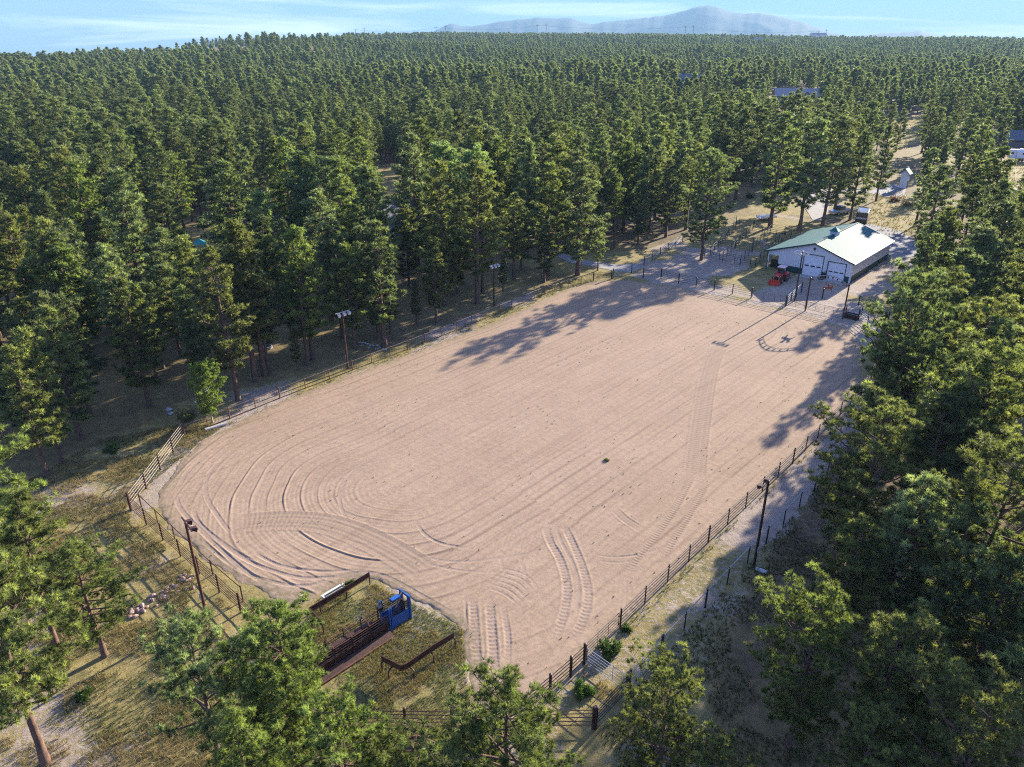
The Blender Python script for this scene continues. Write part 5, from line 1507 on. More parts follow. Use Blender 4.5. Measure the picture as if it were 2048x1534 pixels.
# little stair between the garage doors
st = empty('stoop', BW(4.2, -0.9, 0), 'dark steps with a hand rail between the two garage doors', 'steps')
BM().box((3.88, -0.95, 0), (4.48, -0.02, 0.50)).build('landing', M['trim'], st)
BM().box((3.9, -1.30, 0), (4.46, -0.952, 0.26)).build('step', M['trim'], st)
BM().tube((4.5, -1.4, 0), (4.5, -1.4, 0.85), 0.03, n=6).tube((4.5, -0.1, 0.5), (4.5, -0.1, 1.35), 0.03, n=6).tube((4.5, -1.4, 0.85), (4.5, -0.1, 1.35), 0.03, n=6).tube((4.5, -1.4, 0.5), (4.5, -0.1, 1.0), 0.025, n=6).build('handrail', M['black'], st)
BM().tube((3.86, -0.9, 0), (3.86, -0.9, 1.4), 0.03, n=6).tube((3.86, -0.1, 0.5), (3.86, -0.1, 1.4), 0.03, n=6).tube((3.86, -0.9, 1.4), (3.86, -0.1, 1.4), 0.03, n=6).build('handrail', M['black'], st)
# utilities at the right rear corner
u0 = BW(-0.45, LB - 0.6, 0)
e = empty('utility_meter', u0, 'grey utility box beside the rear right corner of the barn', 'utility box')
BM().box((-0.7, LB - 0.9, 0), (-0.25, LB - 0.4, 1.1)).build('box', M['lampwhite'], e)
BM().tube((-0.15, LB - 0.65, 0), (-0.15, LB - 0.65, 2.3), 0.04, n=8).build('conduit', M['lampwhite'], e)
# concrete apron, flush sheet
m_ = BM(); m_.box((0.6, -1.6, -0.05), (8.2, -0.02, 0.06)); tag(m_.build('apron', M['concrete']), 'narrow concrete apron in front of the garage doors', kind='structure')

# ------------------------------------------------------------------ tractor
tb = px(1542, 572); tr_ = px(1572, 553)
ta = math.atan2(tb[1] - tr_[1], tb[0] - tr_[0])
tm_ = px(1558, 563)
tr = empty('tractor', (tm_[0], tm_[1], 0), 'red tractor with front loader and pale cab roof parked before the barn', 'tractor')
fr = (tm_[0], tm_[1], ta, 0)
def wheel(x, y, r, w):
    o = MB(fr).wheel((x, y, r), (0, 1, 0), r, w, 24)
    for k in range(20):
        t = 2 * math.pi * k / 20
        o.bar((x + math.cos(t) * r * 0.9, y - w * .48, r + math.sin(t) * r * 0.9), (x + math.cos(t + .12) * (r + .03), y + w * .0, r + math.sin(t + .12) * (r + .03)), 0.05, 0.05)
        o.bar((x + math.cos(t) * r * 0.9, y + w * .48, r + math.sin(t) * r * 0.9), (x + math.cos(t + .12) * (r + .03), y, r + math.sin(t + .12) * (r + .03)), 0.05, 0.05)
    wo_ = o.build('wheel', M['tyre'], tr)
    MB(fr).wheel((x, y, r), (0, 1, 0), r * 0.55, w + 0.03, 16).build('rim', M['orange'], wo_)
for s in (-1, 1):
    wheel(-0.95, s * 0.78, 0.68, 0.42); wheel(0.95, s * 0.68, 0.45, 0.28)
MB(fr).box((-1.0, -0.22, 0.55), (1.2, 0.22, 0.85)).build('chassis', M['black'], tr)
MB(fr).add([(0.0, -0.33, 0.85), (1.35, -0.27, 0.85), (1.35, 0.27, 0.85), (0.0, 0.33, 0.85), (0.0, -0.31, 1.42), (1.25, -0.22, 1.24), (1.25, 0.22, 1.24), (0.0, 0.31, 1.42)], [(0, 3, 2, 1), (4, 5, 6, 7), (0, 1, 5, 4), (1, 2, 6, 5), (2, 3, 7, 6), (3, 0, 4, 7)]).build('hood', M['red'], tr, bevel=0.05)
MB(fr).box((1.352, -0.2, 0.9), (1.38, 0.2, 1.15)).build('grille', M['black'], tr)
for s in (-1, 1): MB(fr).tube((1.27, s * 0.17, 1.19), (1.37, s * 0.17, 1.19), 0.05, n=10).build('headlight', M['lens'], tr)
for s in (-1, 1):
    MB(fr).add([(-1.6, s * 0.52, 1.2), (-0.3, s * 0.52, 1.2), (-0.3, s * 1.0, 1.2), (-1.6, s * 1.0, 1.2), (-1.5, s * 0.52, 1.48), (-0.6, s * 0.52, 1.48), (-0.6, s * 1.0, 1.44), (-1.5, s * 1.0, 1.44)], [(0, 3, 2, 1), (4, 5, 6, 7), (0, 1, 5, 4), (1, 2, 6, 5), (2, 3, 7, 6), (3, 0, 4, 7)]).build('fender', M['red'], tr)
for x, y in ((-1.35, -0.5), (-1.35, 0.5), (-0.05, -0.5), (-0.05, 0.5)): MB(fr).bar((x, y, 1.2), (x + (0.05 if x < -1 else -0.1), y * 0.94, 2.25), 0.07, 0.07).build('cab_pillar', M['black'], tr)
MB(fr).box((-1.28, -0.46, 1.25), (-0.12, 0.46, 2.2)).build('cab_glass', M['glass'], tr)
MB(fr).box((-1.5, -0.62, 2.25), (0.05, 0.62, 2.42)).build('cab_roof', M['pink'], tr, bevel=0.06)
for s in (-1, 1):
    MB(fr).bar((-0.1, s * 0.45, 1.35), (0.9, s * 0.45, 1.22), 0.10, 0.16).bar((0.9, s * 0.45, 1.22), (2.05, s * 0.45, 0.45), 0.10, 0.16).build('loader_arm', M['orange'], tr)
    MB(fr).tube((0.5, s * 0.45, 0.8), (1.2, s * 0.45, 1.05), 0.04, n=8).build('cylinder', M['chrome'], tr)
    MB(fr).bar((0.3, s * 0.45, 0.6), (0.3, s * 0.45, 1.4), 0.12, 0.12).build('loader_post', M['orange'], tr)
bk = MB(fr)
prof_ = [(2.0, 0.72), (2.0, 0.15), (2.15, 0.06), (2.75, 0.06), (2.75, 0.10), (2.20, 0.12), (2.06, 0.22), (2.06, 0.72)]
bk.prism([(x, -0.85, z) for x, z in prof_], (0, 0, 0), (0, 1.7, 0))
for s in (-0.85, 0.82): bk.prism([(2.0, s, 0.72), (2.0, s, 0.10), (2.75, s, 0.06), (2.4, s, 0.55)], (0, 0, 0), (0, 0.03, 0))
bk.build('bucket', M['red'], tr)
im = empty('box_blade', (tm_[0] + math.cos(ta) * -2.2, tm_[1] + math.sin(ta) * -2.2, 0), 'blue implement hitched behind the red tractor', 'implement')
MB(fr).box((-2.75, -0.8, 0.08), (-2.70, 0.8, 0.62)).box((-2.75, -0.84, 0.05), (-1.9, -0.801, 0.55)).box((-2.75, 0.801, 0.05), (-1.9, 0.84, 0.55)).build('blade_box', M['blue'], im)
MB(fr).bar((-2.3, -0.3, 0.6), (-1.75, 0, 1.05), 0.06, 0.06).bar((-2.3, 0.3, 0.6), (-1.75, 0, 1.05), 0.06, 0.06).bar((-2.3, -0.8, 0.58), (-2.3, 0.8, 0.58), 0.09, 0.09).build('hitch_frame', M['blue'], im)
for s in (-0.5, -0.17, 0.17, 0.5): MB(fr).bar((-2.3, s, 0.6), (-2.35, s, 0.05), 0.05, 0.03).build('shank', M['black'], im)

# ------------------------------------------------------------------ vehicles
def car(kind, base, ang, label, paint, cat):
    e = empty(kind, (*base, 0), label, cat)
    fr = (base[0], base[1], ang, 0)
    if kind == 'pickup_truck':
        body = [(-2.8, 0.45), (2.75, 0.45), (2.8, 0.95), (1.35, 1.08), (-2.8, 1.10)]
        cabp = [(-0.75, 1.08), (1.35, 1.08), (0.65, 1.82), (-0.65, 1.84)]
    else:
        body = [(-2.3, 0.40), (2.25, 0.40), (2.32, 0.85), (1.15, 1.02), (-2.3, 1.05)]
        cabp = [(-2.2, 1.04), (1.15, 1.02), (0.45, 1.62), (-1.9, 1.66)]
    MB(fr).prism([(x, -0.92, z) for x, z in body], (0, 0, 0), (0, 1.84, 0)).build('body', M[paint], e, bevel=0.07)
    MB(fr).prism([(x, -0.80, z) for x, z in cabp], (0, 0, 0), (0, 1.60, 0)).build('cab', M['glass'], e, bevel=0.05)
    x0, x1 = cabp[3][0] + 0.05, cabp[2][0] - 0.05
    MB(fr).box((x0, -0.78, cabp[3][1] - 0.02), (x1, 0.78, cabp[3][1] + 0.05)).build('roof', M[paint], e, bevel=0.03)
    if kind == 'pickup_truck': MB(fr).box((-2.7, -0.78, 1.11), (-0.85, 0.78, 1.13)).build('bed_liner', M['black'], e)
    for x in (-1.65, 1.6):
        for s in (-1, 1):
            w_ = MB(fr).wheel((x, s * 0.85, 0.37), (0, 1, 0), 0.37, 0.26, 18).build('wheel', M['tyre'], e)
            MB(fr).wheel((x, s * 0.87, 0.37), (0, 1, 0), 0.22, 0.27, 12).build('rim', M['chrome'], w_)
    for s in (-1, 1):
        MB(fr).box((body[1][0] + 0.0, s * 0.7 - 0.15, 0.68), (body[1][0] + 0.10, s * 0.7 + 0.15, 0.82)).build('headlight', M['lens'], e)
        MB(fr).box((-2.3 - (0.5 if kind == 'pickup_truck' else 0) - 0.03, s * 0.78 - 0.1, 0.7), (-2.3 - (0.5 if kind == 'pickup_truck' else 0) + 0.02, s * 0.78 + 0.1, 0.95)).build('tail_light', M['red'], e)
    MB(fr).box((body[1][0] + 0.02, -0.85, 0.42), (body[1][0] + 0.12, 0.85, 0.6)).build('bumper', M['chrome'], e)
    return e
car('parked_car', px(2031, 392), R(70), 'white car on the gravel at the right edge of the photo', 'carwhite', 'car')
car('pickup_truck', px(1679, 428), R(-150), 'silver pickup half hidden by pines left of the black trailer', 'carsilver', 'pickup')

# black enclosed trailer seen from behind
b0 = px(1722, 446)
e = empty('black_trailer', (*b0, 0), 'black enclosed trailer with a white stripe parked behind the barn', 'trailer')
fr = (b0[0], b0[1], R(62), 0)
MB(fr).box((-2.6, -1.15, 0.5), (2.6, 1.15, 2.7)).build('body', M['black'], e, bevel=0.05)
MB(fr).box((-2.63, -1.0, 1.35), (-2.602, 1.0, 1.70)).build('stripe', M['lampwhite'], e)
MB(fr).box((-2.64, -1.02, 0.6), (-2.602, -0.02, 1.30)).box((-2.64, 0.02, 0.6), (-2.602, 1.02, 1.30)).build('rear_door', M['black'], e)
MB(fr).box((-2.5, -1.1, 2.702), (2.5, 1.1, 2.76)).build('roof', M['chrome'], e)
for x in (-0.45, 0.45):
    for s in (-1, 1): MB(fr).wheel((x, s * 1.05, 0.36), (0, 1, 0), 0.36, 0.24, 16).build('wheel', M['tyre'], e)
MB(fr).bar((2.6, -0.5, 0.5), (3.9, 0, 0.5), 0.08, 0.1).bar((2.6, 0.5, 0.5), (3.9, 0, 0.5), 0.08, 0.1).build('hitch', M['black'], e)

# fifth-wheel camper
b0 = px(2030, 322)
e = empty('camper_trailer', (*b0, 0), 'large white camper with a dark window beside the dark-roofed house', 'camper')
fr = (b0[0], b0[1], R(168), 0)
MB(fr).prism([(x, -1.25, z) for x, z in [(-5.6, 0.9), (2.2, 0.9), (2.6, 1.9), (5.6, 2.0), (5.9, 2.6), (5.2, 3.7), (-5.3, 3.6), (-5.7, 2.8)]], (0, 0, 0), (0, 2.5, 0)).build('body', M['carwhite'], e, bevel=0.08)
MB(fr).box((-3.0, 1.252, 1.2), (0.6, 1.7, 3.1)).build('slide_out', M['carwhite'], e, bevel=0.04)
for x, z, w_ in ((-2.2, 2.2, 1.2), (1.4, 2.3, 0.8), (4.0, 2.7, 0.8)): MB(fr).box((x, 1.255 if x > 0.7 else 1.702, z), (x + w_, 1.27 if x > 0.7 else 1.72, z + 0.6)).build('window', M['glass'], e)
MB(fr).box((-4.6, 1.252, 1.0), (-3.9, 1.28, 2.9)).build('door', M['lampwhite'], e)
for x in (-1.6, -0.7):
    for s in (-1, 1): MB(fr).wheel((x, s * 1.1, 0.4), (0, 1, 0), 0.4, 0.26, 16).build('wheel', M['tyre'], e)
MB(fr).box((-1.5, -0.5, 3.62), (-0.6, 0.4, 3.85)).build('roof_vent', M['white'], e, bevel=0.03)
MB(fr).bar((4.4, 0, 2.0), (4.4, 0, 0.0), 0.15, 0.15).build('landing_leg', M['black'], e)

# small white flat trailer behind the pens
b0 = px(1532, 440)
e = empty('utility_trailer', (*b0, 0), 'small pale utility trailer among the trees beyond the horse pens', 'trailer')
fr = (b0[0], b0[1], R(15), 0)
MB(fr).box((-2.0, -0.95, 0.55), (2.0, 0.95, 0.65)).build('deck', M['white'], e)
MB(fr).box((-2.0, -0.98, 0.65), (2.0, -0.93, 1.05)).box((-2.0, 0.93, 0.65), (2.0, 0.98, 1.05)).box((1.96, -0.93, 0.65), (2.0, 0.93, 1.05)).build('side_board', M['white'], e)
for s in (-1, 1): MB(fr).wheel((0, s * 1.08, 0.33), (0, 1, 0), 0.33, 0.2, 16).build('wheel', M['tyre'], e)
MB(fr).bar((-2.0, 0, 0.55), (-3.2, 0, 0.5), 0.1, 0.1).build('drawbar', M['black'], e)

# ------------------------------------------------------------------ sheds and houses
def gable_house(name, base, ang, Lh, Wh, Hw, Hr, wallm, roofm, label, cat, zb=0.0, windows=(), group=None, chimney=False, wing=None, door=True):
    e = empty(name, (*base, zb), label, cat, group)
    fr = (base[0], base[1], ang, zb)
    x0, x1, y0, y1 = -Lh / 2, Lh / 2, -Wh / 2, Wh / 2
    def block(x0, x1, y0, y1, Hw, Hr, along_x=True):
        if along_x:
            pr_ = [(x0, y0, -1), (x0, y1, -1), (x0, y1, Hw), (x0, (y0 + y1) / 2, Hw + Hr), (x0, y0, Hw)]
            MB(fr).prism(pr_, (0, 0, 0), (x1 - x0, 0, 0)).build('wall', M[wallm], e)
            k = Hr / ((y1 - y0) / 2)
            ym = (y0 + y1) / 2
            m_ = MB(fr)
            for ya in (y0 - 0.5, y1 + 0.5):
                za = Hw - 0.5 * k
                m_.prism([(x0 - 0.5, ya, za + 0.05), (x0 - 0.5, ym, Hw + Hr + 0.05), (x0 - 0.5, ym, Hw + Hr + 0.28), (x0 - 0.5, ya, za + 0.28)], (0, 0, 0), (x1 - x0 + 1.0, 0, 0))
            return m_.build('roof', M[roofm], e)
        else:
            pr_ = [(x0, y0, -1), (x1, y0, -1), (x1, y0, Hw), ((x0 + x1) / 2, y0, Hw + Hr), (x0, y0, Hw)]
            MB(fr).prism(pr_, (0, 0, 0), (0, y1 - y0, 0)).build('wall', M[wallm], e)
            k = Hr / ((x1 - x0) / 2); xm = (x0 + x1) / 2
            m_ = MB(fr)
            for xa in (x0 - 0.5, x1 + 0.5):
                za = Hw - 0.5 * k
                m_.prism([(xa, y0 - 0.5, za + 0.05), (xm, y0 - 0.5, Hw + Hr + 0.05), (xm, y0 - 0.5, Hw + Hr + 0.28), (xa, y0 - 0.5, za + 0.28)], (0, 0, 0), (0, y1 - y0 + 0.5, 0))
            return m_.build('roof', M[roofm], e)
    rf = block(x0, x1, y0, y1, Hw, Hr)
    if wing:
        for (wx0, wx1, wy0, wy1, wh, wr) in wing: block(wx0, wx1, wy0, wy1, wh, wr, along_x=False)
    if chimney: MB(fr).box((x0 * 0.2, -0.5, Hw + Hr * 0.6), (x0 * 0.2 + 0.9, 0.3, Hw + Hr + 1.2)).build('chimney', M['stucco'], rf)
    for (wx, wz, ww, wh, side) in windows:
        yy = y0 - 0.03 if side == 'front' else 0
        if side == 'front':
            f = MB(fr).box((wx - ww / 2 - 0.08, y0 - 0.05, wz - wh / 2 - 0.08), (wx + ww / 2 + 0.08, y0 - 0.003, wz + wh / 2 + 0.08)).build('window', M['white'], e)
            MB(fr).box((wx - ww / 2, y0 - 0.07, wz - wh / 2), (wx + ww / 2, y0 - 0.052, wz + wh / 2)).build('pane', M['glass'], f)
        else:
            f = MB(fr).box((x0 - 0.05, wx - ww / 2 - 0.08, wz - wh / 2 - 0.08), (x0 - 0.003, wx + ww / 2 + 0.08, wz + wh / 2 + 0.08)).build('window', M['white'], e)
            MB(fr).box((x0 - 0.07, wx - ww / 2, wz - wh / 2), (x0 - 0.052, wx + ww / 2, wz + wh / 2)).build('pane', M['glass'], f)
    if door: MB(fr).box((-0.5, y0 - 0.06, 0), (0.5, y0 - 0.004, 2.1)).build('door', M['wood'], e)
    return e

h1 = px(1592, 190, 7)
gable_house('house', (h1[0], h1[1]), R(-8), 24, 13, 4.6, 3.6, 'stucco', 'shinglelight', 'tan house with long grey roof showing above the trees at the upper right', 'house', tz(*h1),
            windows=[(-7, 3, 1.6, 1.4, 'front'), (8, 3, 1.6, 1.4, 'front'), (-2, 4.6, 1.1, 1.1, 'side'), (2, 2.6, 1.1, 1.1, 'side')], chimney=True, wing=[(-1, 8, -11, -6.52, 3.9, 3.2)])
h2 = px(1385, 150, 9)
gable_house('house', (h2[0], h2[1]), R(-20), 26, 13, 4.8, 4.4, 'stuccodark', 'shingle', 'dark-sided house with grey roof deep in the forest above the middle right', 'house', tz(*h2),
            windows=[(-8, 3, 1.6, 1.4, 'front'), (6, 3, 1.6, 1.4, 'front'), (0, 5, 1.2, 1.2, 'side')], wing=[(4, 12, -11, -6.52, 4.0, 3.2)])
h3 = px(2060, 300)
gable_house('house', (h3[0], h3[1] + 8), R(-10), 22, 11, 3.0, 2.6, 'stuccodark', 'shingle', 'dark-roofed house behind the white camper at the right edge', 'house', 0,
            windows=[(-6, 1.7, 1.4, 1.2, 'front'), (5, 1.7, 1.4, 1.2, 'front')])
h4 = px(772, 425, 5)
gable_house('house', (h4[0], h4[1]), R(62), 17, 10, 3.6, 2.8, 'stuccodark', 'shingle', 'house with blue-grey roof glimpsed beside the poplars in the left forest', 'house', 0,
            windows=[(-5, 1.9, 1.4, 1.2, 'front'), (4, 1.9, 1.4, 1.2, 'front')])
h5 = px(572, 410, 5)
gable_house('house', (h5[0], h5[1]), R(-25), 14, 9, 3.2, 2.4, 'stuccodark', 'shingle', 'low roof glimpsed left of the poplars in the left forest', 'house', 0,
            windows=[(-4, 1.8, 1.3, 1.1, 'front'), (4, 1.8, 1.3, 1.1, 'front')])
# narrow tower shed right of the drive slab
s0 = px(1806, 376)
gable_house('tower_shed', (s0[0], s0[1]), R(48), 1.9, 1.7, 4.0, 0.9, 'siding', 'roofgreen', 'narrow white shed with green roof between the trees beyond the barn drive', 'shed', 0, windows=[(0, 3.4, 0.6, 0.6, 'front')])
# distant white buildings on the horizon
for (xx, yy, ll, lab) in ((1635, 70, 40, 'long pale building on the right horizon under the twin power poles'), (1516, 80, 14, 'small white building among the far trees on the right')):
    D_ = 2150 if ll == 40 else 1500
    X, Y = (xx - 1024) / 1632 * D_, D_
    zz = 36 + (78 - yy) * D_ / 1632
    gable_house('farm_building', (X, Y), R(5), ll, ll * 0.4, 5, 4, 'white', 'shinglelight', lab, 'farm building', zz - 5, windows=[(0, 2.5, 3, 1.5, 'front')])

# play set in the left forest
b0 = px(405, 515)
e = empty('play_set', (*b0, 0), 'teal and yellow play set half hidden in the left forest clearing', 'play set')
fr = (b0[0], b0[1], R(20), 0)
for x in (-1, 1):
    for y in (-1, 1): MB(fr).bar((x, y, 0), (x * 0.85, y * 0.85, 2.6), 0.12, 0.12).build('post', M['teal'], e)
MB(fr).box((-0.95, -0.95, 1.35), (0.95, 0.95, 1.45)).build('platform', M['wood'], e)
MB(fr).add([(-1.1, -1.1, 2.6), (1.1, -1.1, 2.6), (1.1, 1.1, 2.6), (-1.1, 1.1, 2.6), (0, 0, 3.5)], [(3, 2, 1, 0), (0, 1, 4), (1, 2, 4), (2, 3, 4), (3, 0, 4)]).build('canopy', M['teal'], e)
MB(fr).bar((1.0, 0, 1.4), (3.6, 0, 0.15), 0.6, 0.06).build('slide', M['yellow'], e)
MB(fr).bar((-0.9, 0, 2.3), (-4.4, 0, 2.3), 0.1, 0.1).bar((-4.4, 0, 2.3), (-4.7, -1.1, 0), 0.1, 0.1).bar((-4.4, 0, 2.3), (-4.7, 1.1, 0), 0.1, 0.1).build('swing_beam', M['yellow'], e)
for x in (-2.2, -3.4): MB(fr).bar((x, -0.02, 2.3), (x, -0.02, 0.5), 0.02, 0.02).bar((x - 0.4, -0.02, 2.3), (x - 0.4, -0.02, 0.5), 0.02, 0.02).box((x - 0.42, -0.15, 0.47), (x + 0.02, 0.12, 0.5)).build('swing', M['black'], e)
# trampoline-like pale board in the shade left of the arena
for (bx, by, lab) in ((536, 697, 'round grey fire pit in the shade behind the left fence'),):
    p = px(bx, by)
    e = empty('fire_pit', (*p, 0), lab, 'fire pit')
    MB().tube((*p, 0), (*p, 0.35), 0.55, 0.6, n=16).build('bowl', M['concrete'], e)
    MB().tube((*p, 0.35), (*p, 0.38), 0.45, n=16).build('ash_bed', M['black'], e)
# hay round bales / dark shrub heap near the drive
# ------------------------------------------------------------------ power line on the horizon
tops = []
for (xx, ty, by, D_, lab) in ((640, 66, 80, 2000, 'twin power pole on the ridge, farthest left'), (712, 59, 84, 1750, 'first tall power pole right of the grassy ridge'), (730, 57, 84, 1750, 'second tall power pole right of the grassy ridge'),
                         (873, 55, 80, 1800, 'power pole in front of the left foot of the mountains, left one'), (892, 53, 80, 1800, 'power pole in front of the left foot of the mountains, right one'),
                         (1074, 51, 76, 1850, 'left power pole of the pair before the long mountain shoulder'), (1092, 50, 76, 1850, 'right power pole of the pair before the long mountain shoulder'),
                         (1369, 54, 80, 1900, 'left power pole of the pair under the highest peak'), (1385, 53, 80, 1900, 'right power pole of the pair under the highest peak'),
                         (1635, 62, 86, 1900, 'left power pole of the pair at the right end of the mountains'), (1650, 60, 86, 1900, 'right power pole of the pair at the right end of the mountains')):
    X, Y = (xx - 1024) / 1632 * D_, D_
    zt_ = 36 + (78 - ty) * D_ / 1632
    zg = tz(X, Y)
    e = empty('power_pole', (X, Y, zg), lab, 'power pole', 'power poles along the horizon')
    MB().tube((X, Y, zg - 1), (X, Y, zt_), 0.55, 0.38, n=8).build('pole', M['powerpole'], e)
    MB().bar((X - 3.0, Y, zt_ - 3.0), (X + 3.0, Y, zt_ - 3.0), 0.5, 0.5).build('crossarm', M['powerpole'], e)
    for s in (-2.8, 0, 2.8): MB().tube((X + s, Y, zt_ - 2.8), (X + s, Y, zt_ - 1.6), 0.2, n=6).build('insulator', M['lampwhite'], e)
    tops.append((X, Y, zt_ - 3))
mb = MB()
for a, b_ in ((1, 3), (3, 5), (5, 7), (7, 9)):
    for s in (-2.8, 2.8):
        P0, P1 = Vector(tops[a]) + Vector((s, 0, 1)), Vector(tops[b_]) + Vector((s, 0, 1))
        prev = P0
        for k in range(1, 13):
            t = k / 12
            q = P0.lerp(P1, t) - Vector((0, 0, 7 * 4 * t * (1 - t)))
            mb.tube(prev, q, 0.06, n=4, caps=False); prev = q
tag(mb.build('power_line', M['powerpole']), 'thin power lines slung between the horizon poles', 'power line')

# ------------------------------------------------------------------ rocks
rd = random.Random(5)
def rock_mesh(seed, m):
    rg = random.Random(seed)
    import bmesh
    bm = bmesh.new(); bmesh.ops.create_icosphere(bm, subdivisions=2, radius=0.5)
    ax = [Vector((rg.uniform(-1, 1), rg.uniform(-1, 1), rg.uniform(-1, 1))).normalized() for _ in range(9)]
    for v in bm.verts:
        k = min([1.0] + [0.36 / max(0.01, v.co.dot(a_)) for a_ in ax if v.co.dot(a_) > 0.36])
        v.co *= k; v.co.z *= 0.65
    me = bpy.data.meshes.new('rock'); bm.to_mesh(me); bm.free(); me.materials.append(M[m]); return me
def rocks(line_px, n_, m, label, group, smin, smax, w):
    ms = [rock_mesh(k, m) for k in range(4)]
    ln = smooth_path(pxs(line_px), 4)
    for i in range(n_):
        t = rd.random() * (len(ln) - 1.001); k = int(t)
        p = (ln[k][0] + (ln[k + 1][0] - ln[k][0]) * (t - k) + rd.gauss(0, w), ln[k][1] + (ln[k + 1][1] - ln[k][1]) * (t - k) + rd.gauss(0, w))
        o = bpy.data.objects.new('rock', ms[i % 4]); COL.objects.link(o)
        s = rd.uniform(smin, smax)
        o.location = (p[0], p[1], s * 0.12); o.scale = (s, s * rd.uniform(0.7, 1), s * rd.uniform(.7, 1)); o.rotation_euler = (0, 0, rd.uniform(0, 6.3))
        tag(o, label, 'rock', group)
rocks([(262, 1228), (300, 1205), (345, 1178), (382, 1150)], 60, 'rockpink', 'pink rock in the stony drain behind the near left fence', 'pink rocks of the drain', 0.2, 0.48, 0.38)
rocks([(1835, 540), (1808, 562), (1795, 590), (1790, 610)], 46, 'rockwhite', 'pale rock in the row right of the barn', 'pale rocks beside the barn', 0.3, 0.75, 0.5)
rocks([(722, 686), (740, 692), (765, 700)], 14, 'rockwhite', 'grey rock in the small heap behind the left fence', 'grey rocks behind the left fence', 0.25, 0.55, 0.4)
rocks([(330, 832), (350, 828), (372, 832)], 3, 'rockwhite', 'low pale rock left of the small birch', 'pale rocks left of the birch', 0.6, 1.1, 0.5)

# ------------------------------------------------------------------ bushes
def bush(name, ppx, rad_, hgt_, leaf, label, seed, n_=260, m=10, L=0.2, W=0.07, cat='bush', group=None):
    rg = np.random.default_rng(seed)
    c = rg.normal(0, 1, (n_, 3)); c /= np.linalg.norm(c, axis=1, keepdims=True); c[:, 2] = np.abs(c[:, 2])
    C = c * np.array([rad_, rad_, hgt_]) * rg.uniform(0.4, 1, (n_, 1)) * (0.75 + 0.35 * np.sin(3 * np.arctan2(c[:, 1], c[:, 0]) + seed))[:, None]
    V = tufts(C, c + np.array([0, 0, 0.4]), m, L, W, rg)
    me = np_mesh('foliage', V, np.arange(len(V)).reshape(-1, 3), [M[leaf]], {'tint': np.repeat(np.clip(rg.normal(.5, .25, n_), 0, 1), m * 3)})
    p = px(*ppx)
    e = empty(name, (*p, tz(*p)), label, cat, group)
    link('foliage', me, e)
    o = MB((p[0], p[1], 0, tz(*p))).tube((0, 0, -0.05), (0.05, 0, hgt_ * 0.7), 0.03, 0.012, n=5).tube((0, 0, 0.05), (rad_ * .5, rad_ * .2, hgt_ * 0.7), 0.02, 0.01, n=5).tube((0, 0, 0.05), (-rad_ * .5, rad_ * .3, hgt_ * 0.6), 0.02, 0.01, n=5).build('stems', M['bark'], e)
    return e
bush('bush', (1218, 1306), 0.8, 1.0, 'weed', 'vivid green bush beside the cross gate', 1)
bush('bush', (1165, 1385), 0.7, 0.6, 'weed', 'yellow-green low bush inside the cross-gate corner', 2)
bush('bush', (1252, 1260), 0.35, 0.3, 'weed', 'small green bush outside the right fence above the cross gate', 3, 90)
bush('bush', (224, 903), 0.8, 0.9, 'weed', 'small green bush in the sunny grass left of the arena corner', 4, 200)
bush('bush', (375, 838), 1.2, 1.3, 'grassgreen', 'grey-green shrub at the foot of the small birch', 5, 300)
bush('bush', (700, 1172), 0.35, 0.5, 'weed', 'tiny shrub behind the pale bench', 6, 70)
bush('bush', (1214, 922), 0.2, 0.16, 'grassgreen', 'small weed clump growing in the middle of the arena sand', 7, 50)
bush('bush', (1500, 396), 1.6, 1.6, 'grassgreen', 'olive shrub by the far lane behind the yard pine', 8, 300)
bush('bush', (1790, 402), 2.2, 1.5, 'deadneedles', 'reddish-brown shrub heap at the right of the barn meadow', 9, 420)
bush('bush', (1815, 412), 2.0, 1.4, 'grassdry', 'dry brush heap below the dark pine right of the meadow', 10, 380)
bush('bush', (168, 1395), 0.5, 0.6, 'weed', 'young green shrub on the dirt bank at the lower left', 11, 120)
bush('bush', (808, 430), 2.2, 3.0, 'deadneedles', 'dark reddish shrub beside the blue-grey roof in the left forest', 12, 420)

# ------------------------------------------------------------------ grass and weeds (uncountable)
def grass_field(name, label, polys, n_, leaf, m, L, W, seed, keepf=None, avoid_sand=True, spread=0.7, thin=None):
    rg = np.random.default_rng(seed)
    xs = np.concatenate([np.array([q[0] for q in P]) for P in polys]); ys = np.concatenate([np.array([q[1] for q in P]) for P in polys])
    X_ = rg.uniform(xs.min(), xs.max(), n_ * 4); Y_ = rg.uniform(ys.min(), ys.max(), n_ * 4)
    k = np.zeros(len(X_), bool)
    for P in polys: k |= in_poly(X_, Y_, P)
    if avoid_sand: k &= ~in_poly(X_, Y_, SAND)
    d_ = fbm(X_ / 2.2, Y_ / 2.2, seed + 5, 4)
    k &= (d_ > (thin or 0.48))
    X_, Y_ = X_[k][:n_], Y_[k][:n_]
    C = np.stack([X_, Y_, terrain(X_, Y_) - 0.02], -1)
    D_ = np.tile(np.array([[0.0, 0, 1.0]]), (len(C), 1)) + rg.normal(0, 0.15, (len(C), 3))
    V = tufts(C, D_, m, L, W, rg, spread=spread, jit=0.5)
    V[:, 2] = np.maximum(V[:, 2], 0.0 if len(C) else 0)
    me = np_mesh(name, V, np.arange(len(V)).reshape(-1, 3), [M[leaf]], {'tint': np.repeat(rg.random(len(C)), m * 3)})
    return tag(link(name, me), label, kind='stuff')
FIELD_L = pxs([(-300, 1000), (60, 960), (200, 880), (360, 850), (450, 850), (310, 960), (250, 1020), (480, 1230), (620, 1340), (760, 1534), (500, 1800), (-300, 1800)])
PADG = pxs([(640, 1195), (750, 1168), (825, 1205), (925, 1255), (940, 1400), (1000, 1470), (800, 1500), (560, 1330), (610, 1245)])
